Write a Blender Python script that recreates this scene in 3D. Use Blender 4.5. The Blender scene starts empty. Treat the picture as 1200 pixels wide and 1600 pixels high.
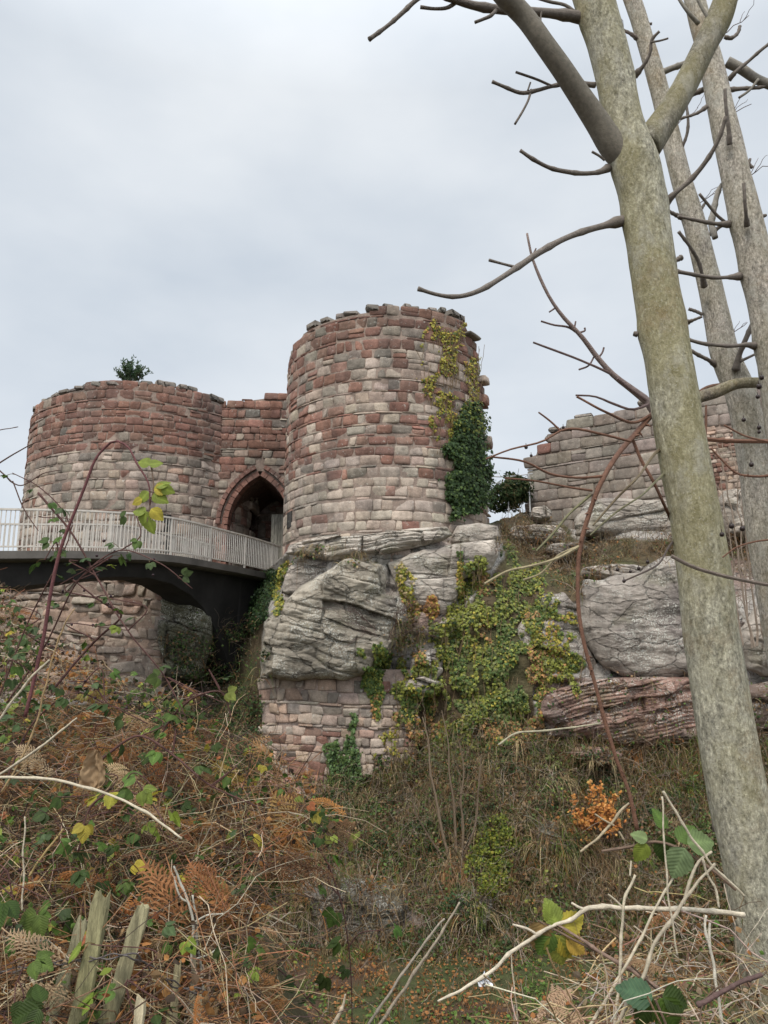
import bpy, math, random
import numpy as np
from mathutils import Vector
from mathutils.bvhtree import BVHTree

# ------------------------------------------------------------------ camera, sky, sun, exposure
C = bpy.context.scene.collection
SC = bpy.context.scene
PITCH = math.radians(12.0)
F = 1200.0                       # focal length in photo pixels (photo 1200 x 1600)
cam_d = bpy.data.cameras.new('camera')
cam = bpy.data.objects.new('camera', cam_d); C.objects.link(cam)
cam.location = (0, 0, 0); cam.rotation_euler = (math.pi/2 + PITCH, 0, 0)
cam_d.sensor_fit = 'VERTICAL'; cam_d.sensor_height = 36; cam_d.lens = 36*F/1600
cam_d.clip_start = 0.05; cam_d.clip_end = 3000
SC.camera = cam
SC.render.resolution_x = 768; SC.render.resolution_y = 1024
SC.view_settings.view_transform = 'Standard'; SC.view_settings.look = 'None'
SC.view_settings.gamma = 1.0; SC.view_settings.exposure = 0.66

SUN_EL, SUN_AZ = math.radians(52), math.radians(205)   # azimuth clockwise from +Y
def nd(nt, typ, **kw):
    n = nt.nodes.new(typ)
    for k, v in kw.items():
        if k.startswith('_'): setattr(n, k[1:], v)
        else: n.inputs[k.replace('__', ' ')].default_value = v
    return n
world = bpy.data.worlds.new('World'); SC.world = world; world.use_nodes = True
nt = world.node_tree; nt.nodes.clear()
out = nd(nt, 'ShaderNodeOutputWorld'); bg = nd(nt, 'ShaderNodeBackground', Strength=0.1)
sky = nd(nt, 'ShaderNodeTexSky', _sky_type='NISHITA', _sun_disc=False, _sun_elevation=SUN_EL, _sun_rotation=SUN_AZ)
tc = nd(nt, 'ShaderNodeTexCoord'); mp = nd(nt, 'ShaderNodeMapping'); mp.inputs['Scale'].default_value = (1.2, 1.2, 2.6)
nz = nd(nt, 'ShaderNodeTexNoise', Scale=1.7, Detail=5.0, Roughness=0.5)
rp = nd(nt, 'ShaderNodeValToRGB')
rp.color_ramp.elements[0].position = 0.32; rp.color_ramp.elements[0].color = (4.0, 4.4, 4.85, 1)
rp.color_ramp.elements[1].position = 0.68; rp.color_ramp.elements[1].color = (5.7, 5.92, 6.1, 1)
sep = nd(nt, 'ShaderNodeSeparateXYZ')
mr = nd(nt, 'ShaderNodeMapRange'); mr.inputs['From Min'].default_value = 0.65; mr.inputs['From Max'].default_value = 1.0
mr.inputs['To Min'].default_value = 1.0; mr.inputs['To Max'].default_value = 2.2
mul = nd(nt, 'ShaderNodeVectorMath', _operation='SCALE')
mx = nd(nt, 'ShaderNodeMix', _data_type='RGBA'); mx.inputs[0].default_value = 0.9
L = nt.links.new
L(tc.outputs['Generated'], mp.inputs['Vector']); L(mp.outputs['Vector'], nz.inputs['Vector']); L(nz.outputs['Fac'], rp.inputs['Fac'])
L(tc.outputs['Generated'], sep.inputs[0]); L(sep.outputs['Z'], mr.inputs['Value'])
mr2 = nd(nt, 'ShaderNodeMapRange'); mr2.inputs['From Min'].default_value = .25; mr2.inputs['From Max'].default_value = -.5
mr2.inputs['To Min'].default_value = 1.0; mr2.inputs['To Max'].default_value = 1.9; L(sep.outputs['Y'], mr2.inputs['Value'])
mm = nd(nt, 'ShaderNodeMath', _operation='MULTIPLY'); L(mr.outputs[0], mm.inputs[0]); L(mr2.outputs[0], mm.inputs[1])
L(rp.outputs['Color'], mul.inputs[0]); L(mm.outputs[0], mul.inputs['Scale'])
L(sky.outputs['Color'], mx.inputs['A']); L(mul.outputs[0], mx.inputs['B'])
L(mx.outputs['Result'], bg.inputs['Color']); L(bg.outputs[0], out.inputs['Surface'])
sd = bpy.data.lights.new('sun', 'SUN'); sd.energy = 1.5; sd.angle = math.radians(14); sd.color = (1, 0.93, 0.82)
so = bpy.data.objects.new('sun', sd); C.objects.link(so)
so.rotation_euler = (math.pi/2 - SUN_EL, 0, -SUN_AZ + math.pi)

# ------------------------------------------------------------------ maths helpers
rng = np.random.default_rng(7); random.seed(7)
cp, sp = math.cos(PITCH), math.sin(PITCH)
def W(px, py, Y):
    """point at horizontal distance Y seen at photo pixel (px, py)"""
    px, py, Y = np.broadcast_arrays(np.asarray(px, float), np.asarray(py, float), np.asarray(Y, float))
    dx, dy = (px-600)/F, (800-py)/F
    k = Y/(cp-dy*sp)
    return np.stack([dx*k, Y, (sp+dy*cp)*k], -1)
def proj(P):
    P = np.asarray(P, float)
    d = P[..., 1]*cp+P[..., 2]*sp; u = -P[..., 1]*sp+P[..., 2]*cp
    return 600+F*P[..., 0]/d, 800-F*u/d
def camd(P): P = np.asarray(P, float); return P[..., 1]*cp+P[..., 2]*sp
def inpoly(px, py, poly):
    px = np.asarray(px, float); py = np.asarray(py, float); r = np.zeros(px.shape, bool); n = len(poly)
    for i in range(n):
        x0, y0 = poly[i]; x1, y1 = poly[(i+1) % n]
        if y0 == y1: continue
        c = ((y0 > py) != (y1 > py)) & (px < (x1-x0)*(py-y0)/(y1-y0)+x0)
        r ^= c
    return r
_T = rng.random((64, 64, 64))*2-1
def vn(P):
    P = np.asarray(P, float); i = np.floor(P).astype(int); f = P-i; f = f*f*(3-2*f)
    i &= 63; j = (i+1) & 63
    x0, y0, z0 = i[..., 0], i[..., 1], i[..., 2]; x1, y1, z1 = j[..., 0], j[..., 1], j[..., 2]
    fx, fy, fz = f[..., 0], f[..., 1], f[..., 2]
    a = _T[x0, y0, z0]*(1-fx)+_T[x1, y0, z0]*fx; b = _T[x0, y1, z0]*(1-fx)+_T[x1, y1, z0]*fx
    c = _T[x0, y0, z1]*(1-fx)+_T[x1, y0, z1]*fx; d = _T[x0, y1, z1]*(1-fx)+_T[x1, y1, z1]*fx
    return (a*(1-fy)+b*fy)*(1-fz)+(c*(1-fy)+d*fy)*fz
def fbm(P, sc=1.0, o=4, g=0.5):
    P = np.asarray(P, float)*sc; r = 0; a = 1; t = 0
    for k in range(o): r = r+a*vn(P+17.3*k); t += a; a *= g; P = P*2.03
    return r/t
def hsh(i, k=0): return _T[(i*7+k*13) & 63, (i//64*5+k*29+11) & 63, (i*3+k*5) & 63]
def joints(P, cx, cz, tilt=0.15, seed=0, amp=0.12, groove=0.07):
    """fractured bedding: blocks with their own offset and slope, open joints between them (returns outward offset)"""
    x = P[..., 0]+0.35*fbm(P+seed, 0.7, 3)*1.0; z = P[..., 2]+tilt*P[..., 0]+0.22*fbm(P+seed+50, 0.55, 3)
    zi = z/cz+0.35*vn(P*np.array([.3, .3, 1.1])+seed); kz = np.floor(zi).astype(int)
    xo = hsh(kz, seed+1)*3; xi = x/(cx*(1+0.4*hsh(kz, seed+2)))+xo; kx = np.floor(xi).astype(int)
    ident = kx*131+kz*17
    fz, fx = zi-kz, xi-kx
    off = amp*(.8*hsh(ident, seed+3)+1.3*(fz-.5)*hsh(ident, seed+4)+1.3*(fx-.5)*hsh(ident, seed+5))
    ez = np.minimum(fz, 1-fz)*cz; ex = np.minimum(fx, 1-fx)*cx
    gs = smooth(-.35, .25, vn(P*.9+seed+7)); gs2 = smooth(-.1, .3, vn(P*1.3+seed+3))
    return off-groove*gs*np.exp(-(ez/0.025)**2)-0.7*groove*gs2*np.exp(-(ex/0.025)**2)
def smooth(a, b, x): t = np.clip((x-a)/(b-a), 0, 1); return t*t*(3-2*t)
def lerp(a, b, t): return np.asarray(a)*(1-t)+np.asarray(b)*t
def spline(P, n):
    P = np.asarray(P, float)
    if len(P) == 2: t = np.linspace(0, 1, n)[:, None]; return P[0]*(1-t)+P[1]*t
    d = np.r_[0, np.cumsum(np.maximum(1e-6, np.linalg.norm(np.diff(P, axis=0), axis=1)))]
    m = np.gradient(P, d, axis=0); s = np.linspace(0, d[-1], n)
    i = np.clip(np.searchsorted(d, s)-1, 0, len(P)-2); h = (d[i+1]-d[i])[:, None]; t = ((s-d[i])/h[:, 0])[:, None]
    return (2*t**3-3*t**2+1)*P[i]+(t**3-2*t**2+t)*h*m[i]+(-2*t**3+3*t**2)*P[i+1]+(t**3-t**2)*h*m[i+1]
def norm(v): return v/np.maximum(1e-9, np.linalg.norm(v, axis=-1, keepdims=True))

# ------------------------------------------------------------------ mesh building
class MB:
    def __init__(s): s.v = []; s.f = []; s.c = []; s.l = []; s.n = 0
    def add(s, V, faces, col=(.5, .5, .5), loc=None):
        V = np.asarray(V, float).reshape(-1, 3); n = len(V)
        c = np.broadcast_to(np.asarray(col, float), (n, 3))
        l = np.zeros((n, 3)) if loc is None else np.asarray(loc, float).reshape(-1, 3)
        for fa in (faces if isinstance(faces, list) else [faces]):
            fa = np.asarray(fa, int)
            if len(fa): s.f.append(fa+s.n)
        s.v.append(V); s.c.append(c); s.l.append(l); s.n += n
    def grid(s, V, col=(.5, .5, .5), wrap=False, loc=None):
        """V (a, b, 3)"""
        a, b = V.shape[:2]; idx = np.arange(a*b).reshape(a, b)
        if wrap: idx = np.c_[idx, idx[:, :1]]
        q = np.stack([idx[:-1, :-1], idx[:-1, 1:], idx[1:, 1:], idx[1:, :-1]], -1).reshape(-1, 4)
        col = np.asarray(col, float)
        s.add(V.reshape(-1, 3), q, col.reshape(-1, 3) if col.ndim > 1 else col, loc)
    def box(s, c, sz, R=None, col=(.5, .5, .5), bev=0.0):
        h = np.asarray(sz, float)/2; b = min(bev, h.min()*.9); V = []; 
        sg = [(x, y, z) for x in (-1, 1) for y in (-1, 1) for z in (-1, 1)]
        if b <= 0:
            V = np.array(sg)*h; Fq = [[0, 1, 3, 2], [4, 6, 7, 5], [0, 4, 5, 1], [2, 3, 7, 6], [0, 2, 6, 4], [1, 5, 7, 3]]
            fs = [np.array(Fq)]
        else:
            V = []; 
            for g in sg:
                for ax in range(3):
                    p = np.array(g)*(h-b); p[ax] = g[ax]*h[ax]; V.append(p)
            V = np.array(V); I = {g: i*3 for i, g in enumerate(sg)}
            q = []; t = []
            for ax in range(3):
                u, w = [k for k in range(3) if k != ax]
                for sgn in (-1, 1):
                    r = []
                    for a_, b_ in ((-1, -1), (1, -1), (1, 1), (-1, 1)):
                        g = [0, 0, 0]; g[ax] = sgn; g[u] = a_; g[w] = b_; r.append(I[tuple(g)]+ax)
                    q.append(r)
            for ax in range(3):
                u, w = [k for k in range(3) if k != ax]
                for a_ in (-1, 1):
                    for b_ in (-1, 1):
                        g0 = [0, 0, 0]; g0[u] = a_; g0[w] = b_; g1 = list(g0); g0[ax] = -1; g1[ax] = 1
                        q.append([I[tuple(g0)]+u, I[tuple(g1)]+u, I[tuple(g1)]+w, I[tuple(g0)]+w])
            for g in sg: t.append([I[g], I[g]+1, I[g]+2])
            fs = [np.array(q), np.array(t)]
        if R is not None: V = V @ np.asarray(R).T
        s.add(V+np.asarray(c), fs, col)
    def tubes(s, P, R, S=6, col=(.5, .5, .5), cap=True, rough=0.0):
        """P (N,K,3) centre lines, R (N,K) radii"""
        P = np.asarray(P, float); 
        if P.ndim == 2: P = P[None]
        N, K = P.shape[:2]; R = np.broadcast_to(np.asarray(R, float), (N, K)); T = norm(np.gradient(P, axis=1))
        m = norm(P[:, -1]-P[:, 0]); ref = np.where(np.abs(m[:, 2:3]) < .8, np.array([[0, 0, 1.]]), np.array([[1., .1, 0]]))
        A = norm(np.cross(T, ref[:, None, :])); B = np.cross(T, A)
        th = np.linspace(0, 2*np.pi, S, endpoint=False)
        V = P[:, :, None]+R[:, :, None, None]*(A[:, :, None]*np.cos(th)[:, None]+B[:, :, None]*np.sin(th)[:, None])
        if rough: V = V+(V-P[:, :, None])*(fbm(V, 9., 3)*rough)[..., None]
        idx = np.arange(N*K*S).reshape(N, K, S); j = np.roll(idx, -1, 2)
        q = np.stack([idx[:, :-1], j[:, :-1], j[:, 1:], idx[:, 1:]], -1).reshape(-1, 4)
        col = np.asarray(col, float)
        c = np.repeat(col, K*S, 0) if col.ndim == 2 else col
        fs = [q]; 
        if cap: fs += [idx[:, -1], idx[:, 0, ::-1]]
        s.add(V, fs, c)
    def inst(s, tpl, M, T, col):
        """tpl=(V, faces list, optional shade (n,), loc); M (N,3,3); T (N,3); col (N,3)"""
        V, fs, sh = tpl[:3]; N = len(T); n = len(V)
        if not N: return
        X = np.einsum('nij,kj->nki', M, V)+T[:, None]
        off = (np.arange(N)*n)[:, None, None]
        c = np.asarray(col)[:, None, :]*np.asarray(sh)[None, :, None]
        lo = np.broadcast_to(V[None], (N, n, 3))
        s.add(X, [(np.asarray(f)[None]+off).reshape(-1, np.asarray(f).shape[1]) for f in fs], c.reshape(-1, 3), lo)
    def join(s, o):
        for f in o.f: s.f.append(f+s.n)
        s.v += o.v; s.c += o.c; s.l += o.l; s.n += o.n
BASE = {}
def mesh_from(name, mb, off, mat, smooth_):
    V = np.concatenate(mb.v)-off; me = bpy.data.meshes.new(name)
    me.vertices.add(len(V)); me.vertices.foreach_set('co', V.astype(np.float32).ravel())
    tot = np.concatenate([np.full(len(f), f.shape[1]) for f in mb.f]); li = np.concatenate([f.ravel() for f in mb.f])
    me.loops.add(len(li)); me.loops.foreach_set('vertex_index', li.astype(np.int32))
    me.polygons.add(len(tot)); me.polygons.foreach_set('loop_start', np.r_[0, np.cumsum(tot)[:-1]].astype(np.int32))
    me.polygons.foreach_set('use_smooth', np.full(len(tot), smooth_))
    me.update(calc_edges=True)
    c = np.ones((len(V), 4)); c[:, :3] = np.clip(np.concatenate(mb.c), 0, 1)
    me.attributes.new('col', 'FLOAT_COLOR', 'POINT').data.foreach_set('color', c.astype(np.float32).ravel())
    me.attributes.new('leaf', 'FLOAT_VECTOR', 'POINT').data.foreach_set('vector', np.concatenate(mb.l).astype(np.float32).ravel())
    if mat: me.materials.append(mat)
    me.validate()
    return me
def tag(o, label=None, cat=None, group=None, kind=None):
    if label: o['label'] = label
    if cat: o['category'] = cat
    if group: o['group'] = group
    if kind: o['kind'] = kind
    return o
def thing(name, loc, label, cat, group=None):
    o = bpy.data.objects.new(name, None); C.objects.link(o); o.location = tuple(map(float, loc)); o.empty_display_size = .2
    BASE[o] = np.array(loc, float); return tag(o, label, cat, group)
def make(name, mb, mat, parent=None, label=None, cat=None, group=None, kind=None, smooth_=False):
    if not mb.n: return None
    if parent is None:
        V = np.concatenate(mb.v); off = np.array([(V[:, 0].min()+V[:, 0].max())/2, (V[:, 1].min()+V[:, 1].max())/2, V[:, 2].min()])
    else: off = BASE[parent]
    o = bpy.data.objects.new(name, mesh_from(name, mb, off, mat, smooth_)); C.objects.link(o)
    if parent is None: o.location = tuple(off)
    else: o.parent = parent
    BASE[o] = off
    return tag(o, label, cat, group, kind)

# ------------------------------------------------------------------ materials
def basemat(name, rough=.85):
    m = bpy.data.materials.new(name); m.use_nodes = True; t = m.node_tree; t.nodes.clear()
    o = nd(t, 'ShaderNodeOutputMaterial'); b = nd(t, 'ShaderNodeBsdfPrincipled', Roughness=rough)
    b.inputs['Specular IOR Level'].default_value = .25
    t.links.new(b.outputs[0], o.inputs['Surface'])
    a = nd(t, 'ShaderNodeAttribute', _attribute_name='col'); g = nd(t, 'ShaderNodeNewGeometry')
    return m, t, b, a, g, o
def noise(t, vec, scale, detail=4., rough=.55, sc3=None):
    n = nd(t, 'ShaderNodeTexNoise', Scale=scale, Detail=detail, Roughness=rough)
    if sc3: 
        q = nd(t, 'ShaderNodeMapping'); q.inputs['Scale'].default_value = sc3; t.links.new(vec, q.inputs['Vector']); vec = q.outputs[0]
    t.links.new(vec, n.inputs['Vector']); return n.outputs['Fac']
def ramp(t, fac, stops):
    r = nd(t, 'ShaderNodeValToRGB'); e = r.color_ramp.elements
    while len(e) < len(stops): e.new(.5)
    for x, (p, c) in zip(e, stops): x.position = p; x.color = (*((c,)*3 if isinstance(c, (int, float)) else c), 1)
    t.links.new(fac, r.inputs['Fac']); return r.outputs['Color']
def mixc(t, fac, a, b, mode='MIX'):
    m = nd(t, 'ShaderNodeMix', _data_type='RGBA', _blend_type=mode)
    for s_, v in ((m.inputs[0], fac), (m.inputs['A'], a), (m.inputs['B'], b)):
        if isinstance(v, (int, float)): s_.default_value = v
        elif isinstance(v, tuple): s_.default_value = (*v, 1)
        else: t.links.new(v, s_)
    return m.outputs['Result']
def bump(t, b, h, strength, dist):
    n = nd(t, 'ShaderNodeBump', Strength=strength, Distance=dist); t.links.new(h, n.inputs['Height'])
    if b.inputs['Normal'].is_linked: t.links.new(b.inputs['Normal'].links[0].from_socket, n.inputs['Normal'])
    t.links.new(n.outputs[0], b.inputs['Normal'])
def m_stone():
    m, t, b, a, g, _ = basemat('stone', .92); P = g.outputs['Position']; L = t.links.new
    c = mixc(t, 1., a.outputs['Color'], ramp(t, noise(t, P, 5., 6., .65), [(.25, .6), (.75, 1.34)]), 'MULTIPLY')
    c = mixc(t, 1., c, ramp(t, noise(t, P, 1.1, 5., .6, sc3=(1.3, 1.3, .4)), [(.35, .72), (.65, 1.15)]), 'MULTIPLY')
    c = mixc(t, 1., c, ramp(t, noise(t, P, 45., 3.), [(.3, .8), (.7, 1.16)]), 'MULTIPLY')
    c = mixc(t, ramp(t, noise(t, P, .7, 5., sc3=(1, 1, .45)), [(.52, 0.), (.68, .35)]), c, (.11, .105, .095))
    c = mixc(t, ramp(t, noise(t, P, 9., 5., .7), [(.60, 0.), (.68, .5)]), c, (.47, .46, .41))
    L(c, b.inputs['Base Color'])
    bump(t, b, noise(t, P, 14., 6., .65), .8, .03); bump(t, b, noise(t, P, 70., 3.), .5, .006)
    return m
def m_rock():
    m, t, b, a, g, _ = basemat('rock', .9); P = g.outputs['Position']; L = t.links.new
    c = mixc(t, 1., a.outputs['Color'], ramp(t, noise(t, P, 1.6, 7., .6), [(.28, .55), (.72, 1.4)]), 'MULTIPLY')
    c = mixc(t, 1., c, ramp(t, noise(t, P, 3., 6., .65, sc3=(1.2, 1.2, .35)), [(.3, .72), (.7, 1.2)]), 'MULTIPLY')
    c = mixc(t, ramp(t, noise(t, P, 1.1, 4.), [(.55, 0.), (.7, .55)]), c, (.13, .125, .07))
    c = mixc(t, ramp(t, noise(t, P, 9., 6., .75), [(.58, 0.), (.63, .5)]), c, (.46, .45, .39))
    sm_ = nd(t, 'ShaderNodeMath', _operation='MULTIPLY'); L(ramp(t, noise(t, P, 26., 4., .6), [(.53, 0.), (.57, 1.)]), sm_.inputs[0]); L(ramp(t, noise(t, P, 1.3, 4., .6), [(.47, 0.), (.6, .9)]), sm_.inputs[1])
    c = mixc(t, sm_.outputs[0], c, (.54, .53, .47))
    L(c, b.inputs['Base Color'])
    q1 = nd(t, 'ShaderNodeTexNoise', Scale=1.1, Detail=4.); L(P, q1.inputs['Vector']); va = nd(t, 'ShaderNodeVectorMath', _operation='MULTIPLY_ADD'); L(q1.outputs['Color'], va.inputs[0]); va.inputs[1].default_value = (.9, .9, .7); L(P, va.inputs[2])
    mq = nd(t, 'ShaderNodeMapping'); mq.inputs['Scale'].default_value = (.55, .55, 1.5); mq.inputs['Rotation'].default_value = (0, .25, 0); L(va.outputs[0], mq.inputs['Vector'])
    vo = nd(t, 'ShaderNodeTexVoronoi', _feature='DISTANCE_TO_EDGE', Scale=1.25); L(mq.outputs[0], vo.inputs['Vector'])
    ck = ramp(t, vo.outputs['Distance'], [(0., 0.), (.03, 1.)]); L(mixc(t, 1., c, ramp(t, vo.outputs['Distance'], [(0., .5), (.012, 1.)]), 'MULTIPLY'), b.inputs['Base Color']); bump(t, b, ck, 1., .05)
    bump(t, b, noise(t, P, 2.2, 7., .7, sc3=(1., 1., 4.)), 1., .07); bump(t, b, noise(t, P, 7., 6., .7), 1., .05)
    bump(t, b, noise(t, P, 22., 5., .7), .7, .02)
    return m
def m_soil():
    m, t, b, a, g, _ = basemat('soil', .97); P = g.outputs['Position']; L = t.links.new
    c = mixc(t, 1., a.outputs['Color'], ramp(t, noise(t, P, 4., 7., .7), [(.28, .5), (.72, 1.5)]), 'MULTIPLY')
    c = mixc(t, ramp(t, noise(t, P, 1.3, 5.), [(.5, 0.), (.62, .6)]), c, (.05, .07, .02))
    L(c, b.inputs['Base Color']); bump(t, b, noise(t, P, 18., 6., .7), 1., .05)
    return m
def m_leaf(name, rough=.5, trans=.3, vein=False):
    m, t, b, a, g, o = basemat(name, rough); P = g.outputs['Position']; L = t.links.new
    b.inputs['Specular IOR Level'].default_value = .2
    c = mixc(t, 1., a.outputs['Color'], ramp(t, noise(t, P, 40. if vein else 9., 3.), [(.3, .75), (.7, 1.25)]), 'MULTIPLY')
    if vein:
        q = nd(t, 'ShaderNodeAttribute', _attribute_name='leaf'); s = nd(t, 'ShaderNodeSeparateXYZ'); L(q.outputs['Vector'], s.inputs[0])
        ab = nd(t, 'ShaderNodeMath', _operation='ABSOLUTE'); L(s.outputs[0], ab.inputs[0])
        k = nd(t, 'ShaderNodeMath', _operation='MULTIPLY_ADD'); L(ab.outputs[0], k.inputs[0]); k.inputs[1].default_value = -.75; L(s.outputs[1], k.inputs[2])
        w = nd(t, 'ShaderNodeMath', _operation='MULTIPLY'); L(k.outputs[0], w.inputs[0]); w.inputs[1].default_value = 52.
        si = nd(t, 'ShaderNodeMath', _operation='SINE'); L(w.outputs[0], si.inputs[0])
        f = ramp(t, si.outputs[0], [(.86, 0.), (1., .16)])
        c = mixc(t, f, c, (.25, .29, .12)); bump(t, b, si.outputs[0], .2, .003)
    L(c, b.inputs['Base Color'])
    tr = nd(t, 'ShaderNodeBsdfTranslucent'); L(c, tr.inputs['Color'])
    ms = nd(t, 'ShaderNodeMixShader'); ms.inputs[0].default_value = trans
    L(b.outputs[0], ms.inputs[1]); L(tr.outputs[0], ms.inputs[2]); L(ms.outputs[0], o.inputs['Surface'])
    return m
def m_bark(moss=.6, pale=.42):
    m, t, b, a, g, _ = basemat('bark', .88); P = g.outputs['Position']; L = t.links.new
    c = mixc(t, 1., a.outputs['Color'], ramp(t, noise(t, P, 42., 4., .6, sc3=(1, 1, .5)), [(.36, .72), (.5, 1.), (.62, 1.15)]), 'MULTIPLY')
    c = mixc(t, 1., c, ramp(t, noise(t, P, 105., 4., .65, sc3=(1, 1, .55)), [(.36, .5), (.45, .88), (.55, 1.05), (.63, 1.5)]), 'MULTIPLY')
    c = mixc(t, 1., c, ramp(t, noise(t, P, 30., 5., .7, sc3=(1, 1, .14)), [(.34, .72), (.5, 1.), (.66, 1.15)]), 'MULTIPLY')
    c = mixc(t, ramp(t, noise(t, P, 4.5, 5., .6, sc3=(1, 1, .5)), [(.36, 0.), (.56, moss)]), c, (.27, .235, .10))
    c = mixc(t, ramp(t, noise(t, P, 9., 5., .7, sc3=(1, 1, .6)), [(.52, 0.), (.64, pale)]), c, (.46, .44, .38))
    c = mixc(t, ramp(t, noise(t, P, 3.0, 5., .7), [(.56, 0.), (.66, .45)]), c, (.26, .18, .09))
    c = mixc(t, ramp(t, noise(t, P, 130., 2.), [(.62, 0.), (.68, .7)]), c, (.42, .40, .32))
    L(c, b.inputs['Base Color'])
    bump(t, b, noise(t, P, 60., 6., .75, sc3=(1, 1, .45)), 1., .018); bump(t, b, noise(t, P, 160., 4., .7), .6, .003)
    return m
def m_plain(name, rough=.8, sc=8., lo=.75, hi=1.2, bmp=.3, metal=0., sc3=None):
    m, t, b, a, g, _ = basemat(name, rough); P = g.outputs['Position']; b.inputs['Metallic'].default_value = metal
    c = mixc(t, 1., a.outputs['Color'], ramp(t, noise(t, P, sc, 6., .6, sc3=sc3), [(.28, lo), (.72, hi)]), 'MULTIPLY')
    t.links.new(c, b.inputs['Base Color'])
    if bmp: bump(t, b, noise(t, P, sc*4, 5., .6, sc3=sc3), bmp, .01)
    return m
def m_cliff():
    m = m_rock(); m.name = 'cliff'; t = m.node_tree; L = t.links.new; b = [n for n in t.nodes if n.type == 'BSDF_PRINCIPLED'][0]
    q = nd(t, 'ShaderNodeAttribute', _attribute_name='leaf'); s_ = nd(t, 'ShaderNodeSeparateXYZ'); L(q.outputs['Vector'], s_.inputs[0])
    a = nd(t, 'ShaderNodeAttribute', _attribute_name='col'); g = nd(t, 'ShaderNodeNewGeometry')
    c = mixc(t, 1., a.outputs['Color'], ramp(t, noise(t, g.outputs['Position'], 4., 7., .7), [(.28, .5), (.72, 1.5)]), 'MULTIPLY')
    L(mixc(t, s_.outputs[0], c, b.inputs['Base Color'].links[0].from_socket), b.inputs['Base Color']); return m
M_BARK2 = m_bark(.22, .5)
M_STONE, M_ROCK, M_SOIL, M_BARK, M_CLIFF = m_stone(), m_rock(), m_soil(), m_bark(), m_cliff()
M_LEAF, M_IVY = m_leaf('leaf', .55, .3, True), m_leaf('ivy_leaf', .5, .2)
M_DRY = m_leaf('dry_foliage', .8, .3); M_STALK = m_plain('dry_stalk', .75, 60., .65, 1.3, .4)
M_TWIG = m_plain('twig', .7, 60., .7, 1.25, .5); M_CONC = m_plain('concrete', .85, 1.6, .6, 1.3, .4)
M_RAIL = m_plain('painted_metal', .55, 7., .8, 1.12, .1); M_WOOD = m_plain('weathered_wood', .9, 45., .35, 1.6, 1., sc3=(1, 1, .1))
M_BERRY = m_plain('berry', .3, 30., .8, 1.1, 0.)
M_MOSS = m_plain('moss', .95, 30., .5, 1.5, 1.)

# ------------------------------------------------------------------ SETTING: ground and cliff
def bank_top(X):
    return np.interp(X, [-30, -6, -3.2, -2.5, -1.6, -.9, -.45, 0.1, 3, 30], [.5, .2, -.15, -.2, -.75, -1.35, -2.3, -3.2, -3.2, -2.4])
def ground_z(X, Y):
    near = np.full(np.shape(X), -1.6)
    rt = bank_top(X)
    z = near+(rt-near)*smooth(2.1, 4.6, Y)
    z = np.where(Y > 4.9, rt+(-5.3-rt)*smooth(4.9, 11.5, Y), z)
    z = np.where(Y > 60, -5.3+8.0*smooth(60, 120, Y), z)
    P = np.stack([X, Y, X*0], -1)
    return z+.10*fbm(P, .9, 4)*smooth(.5, 3, Y)+.05*fbm(P, 4., 3)
xs = np.r_[np.linspace(-400, -16, 24), np.linspace(-15, 15, 200), np.linspace(16, 400, 24)]
ys = np.r_[np.linspace(-80, -2, 14), np.linspace(-1.5, 24, 190), np.linspace(26, 700, 60)]
XX, YY = np.meshgrid(xs, ys); ZZ = ground_z(XX, YY)
g = MB(); Pg = np.stack([XX, YY, ZZ], -1)
gm = smooth(-.15, .25, fbm(Pg, .6, 4))[..., None]
g.grid(Pg, lerp((.075, .045, .028), (.06, .065, .025), gm).reshape(-1, 3))
GROUND = make('ground', g, M_SOIL, kind='structure', smooth_=True)

CTL = np.array([(-600,1500,17.5),(0,1480,17.5),(0,1100,24.5),(200,1100,24.5),(0,1300,20),(200,1300,20),(200,1480,17),
 (-600,870,25),(250,880,25.6),(300,885,26.5),(335,890,28.6),(380,900,28.6),(415,900,28),(440,872,24),(452,852,22.8),(520,846,21.9),(600,842,21.9),(700,822,22.6),(780,812,24.8),(830,797,28.8),(950,795,28),(1050,790,26.6),(1200,785,25),(1500,780,23),(1900,780,20),
 (432,950,22.0),(412,1050,21.5),(560,950,21.3),(560,1060,21.5),(640,1060,21.4),(700,960,21.2),(700,880,22),(800,900,22.4),(850,850,25.5),(800,850,24),(950,850,24.8),(1000,850,24),(900,960,21.8),(1000,1060,21.2),(1000,950,22),(1100,900,23),(1100,1060,20.8),(1200,1060,20.3),(1500,1060,19),(1900,1000,18),
 (480,1060,21.6),(480,1000,21.6),(470,1130,21.5),(440,1000,21.6),(520,1060,21.6),(600,1200,21.2),(420,1200,21.4),(500,1130,21.4),(620,1130,21.4),(800,1180,20.4),(750,1050,21),(1000,1100,20.8),(1000,1180,20.2),(1200,1180,19.3),(1500,1200,17),(600,1300,19.8),(800,1300,19.0),(1000,1300,18.9),(1200,1300,18),(600,1370,18.9),(800,1390,18.2),(1000,1390,17.8),(1200,1380,17.2),(500,1370,18.9),(430,1300,19.9),(450,1420,17.8),(600,1480,17.1),(750,1480,17),(900,1480,16.8),(1200,1480,16.3),(1900,1480,15),
 (370,980,28.5),(370,1050,26.5),(370,1150,23.5),(300,1000,26),(150,960,25.4),(100,1000,25.2),(-600,1000,24),(-600,1300,19),(1900,1250,15.5),
 (600,1560,15.6),(0,1560,15.8),(1200,1560,14.9),(1900,1560,14),(-600,1560,16)], float)
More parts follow.
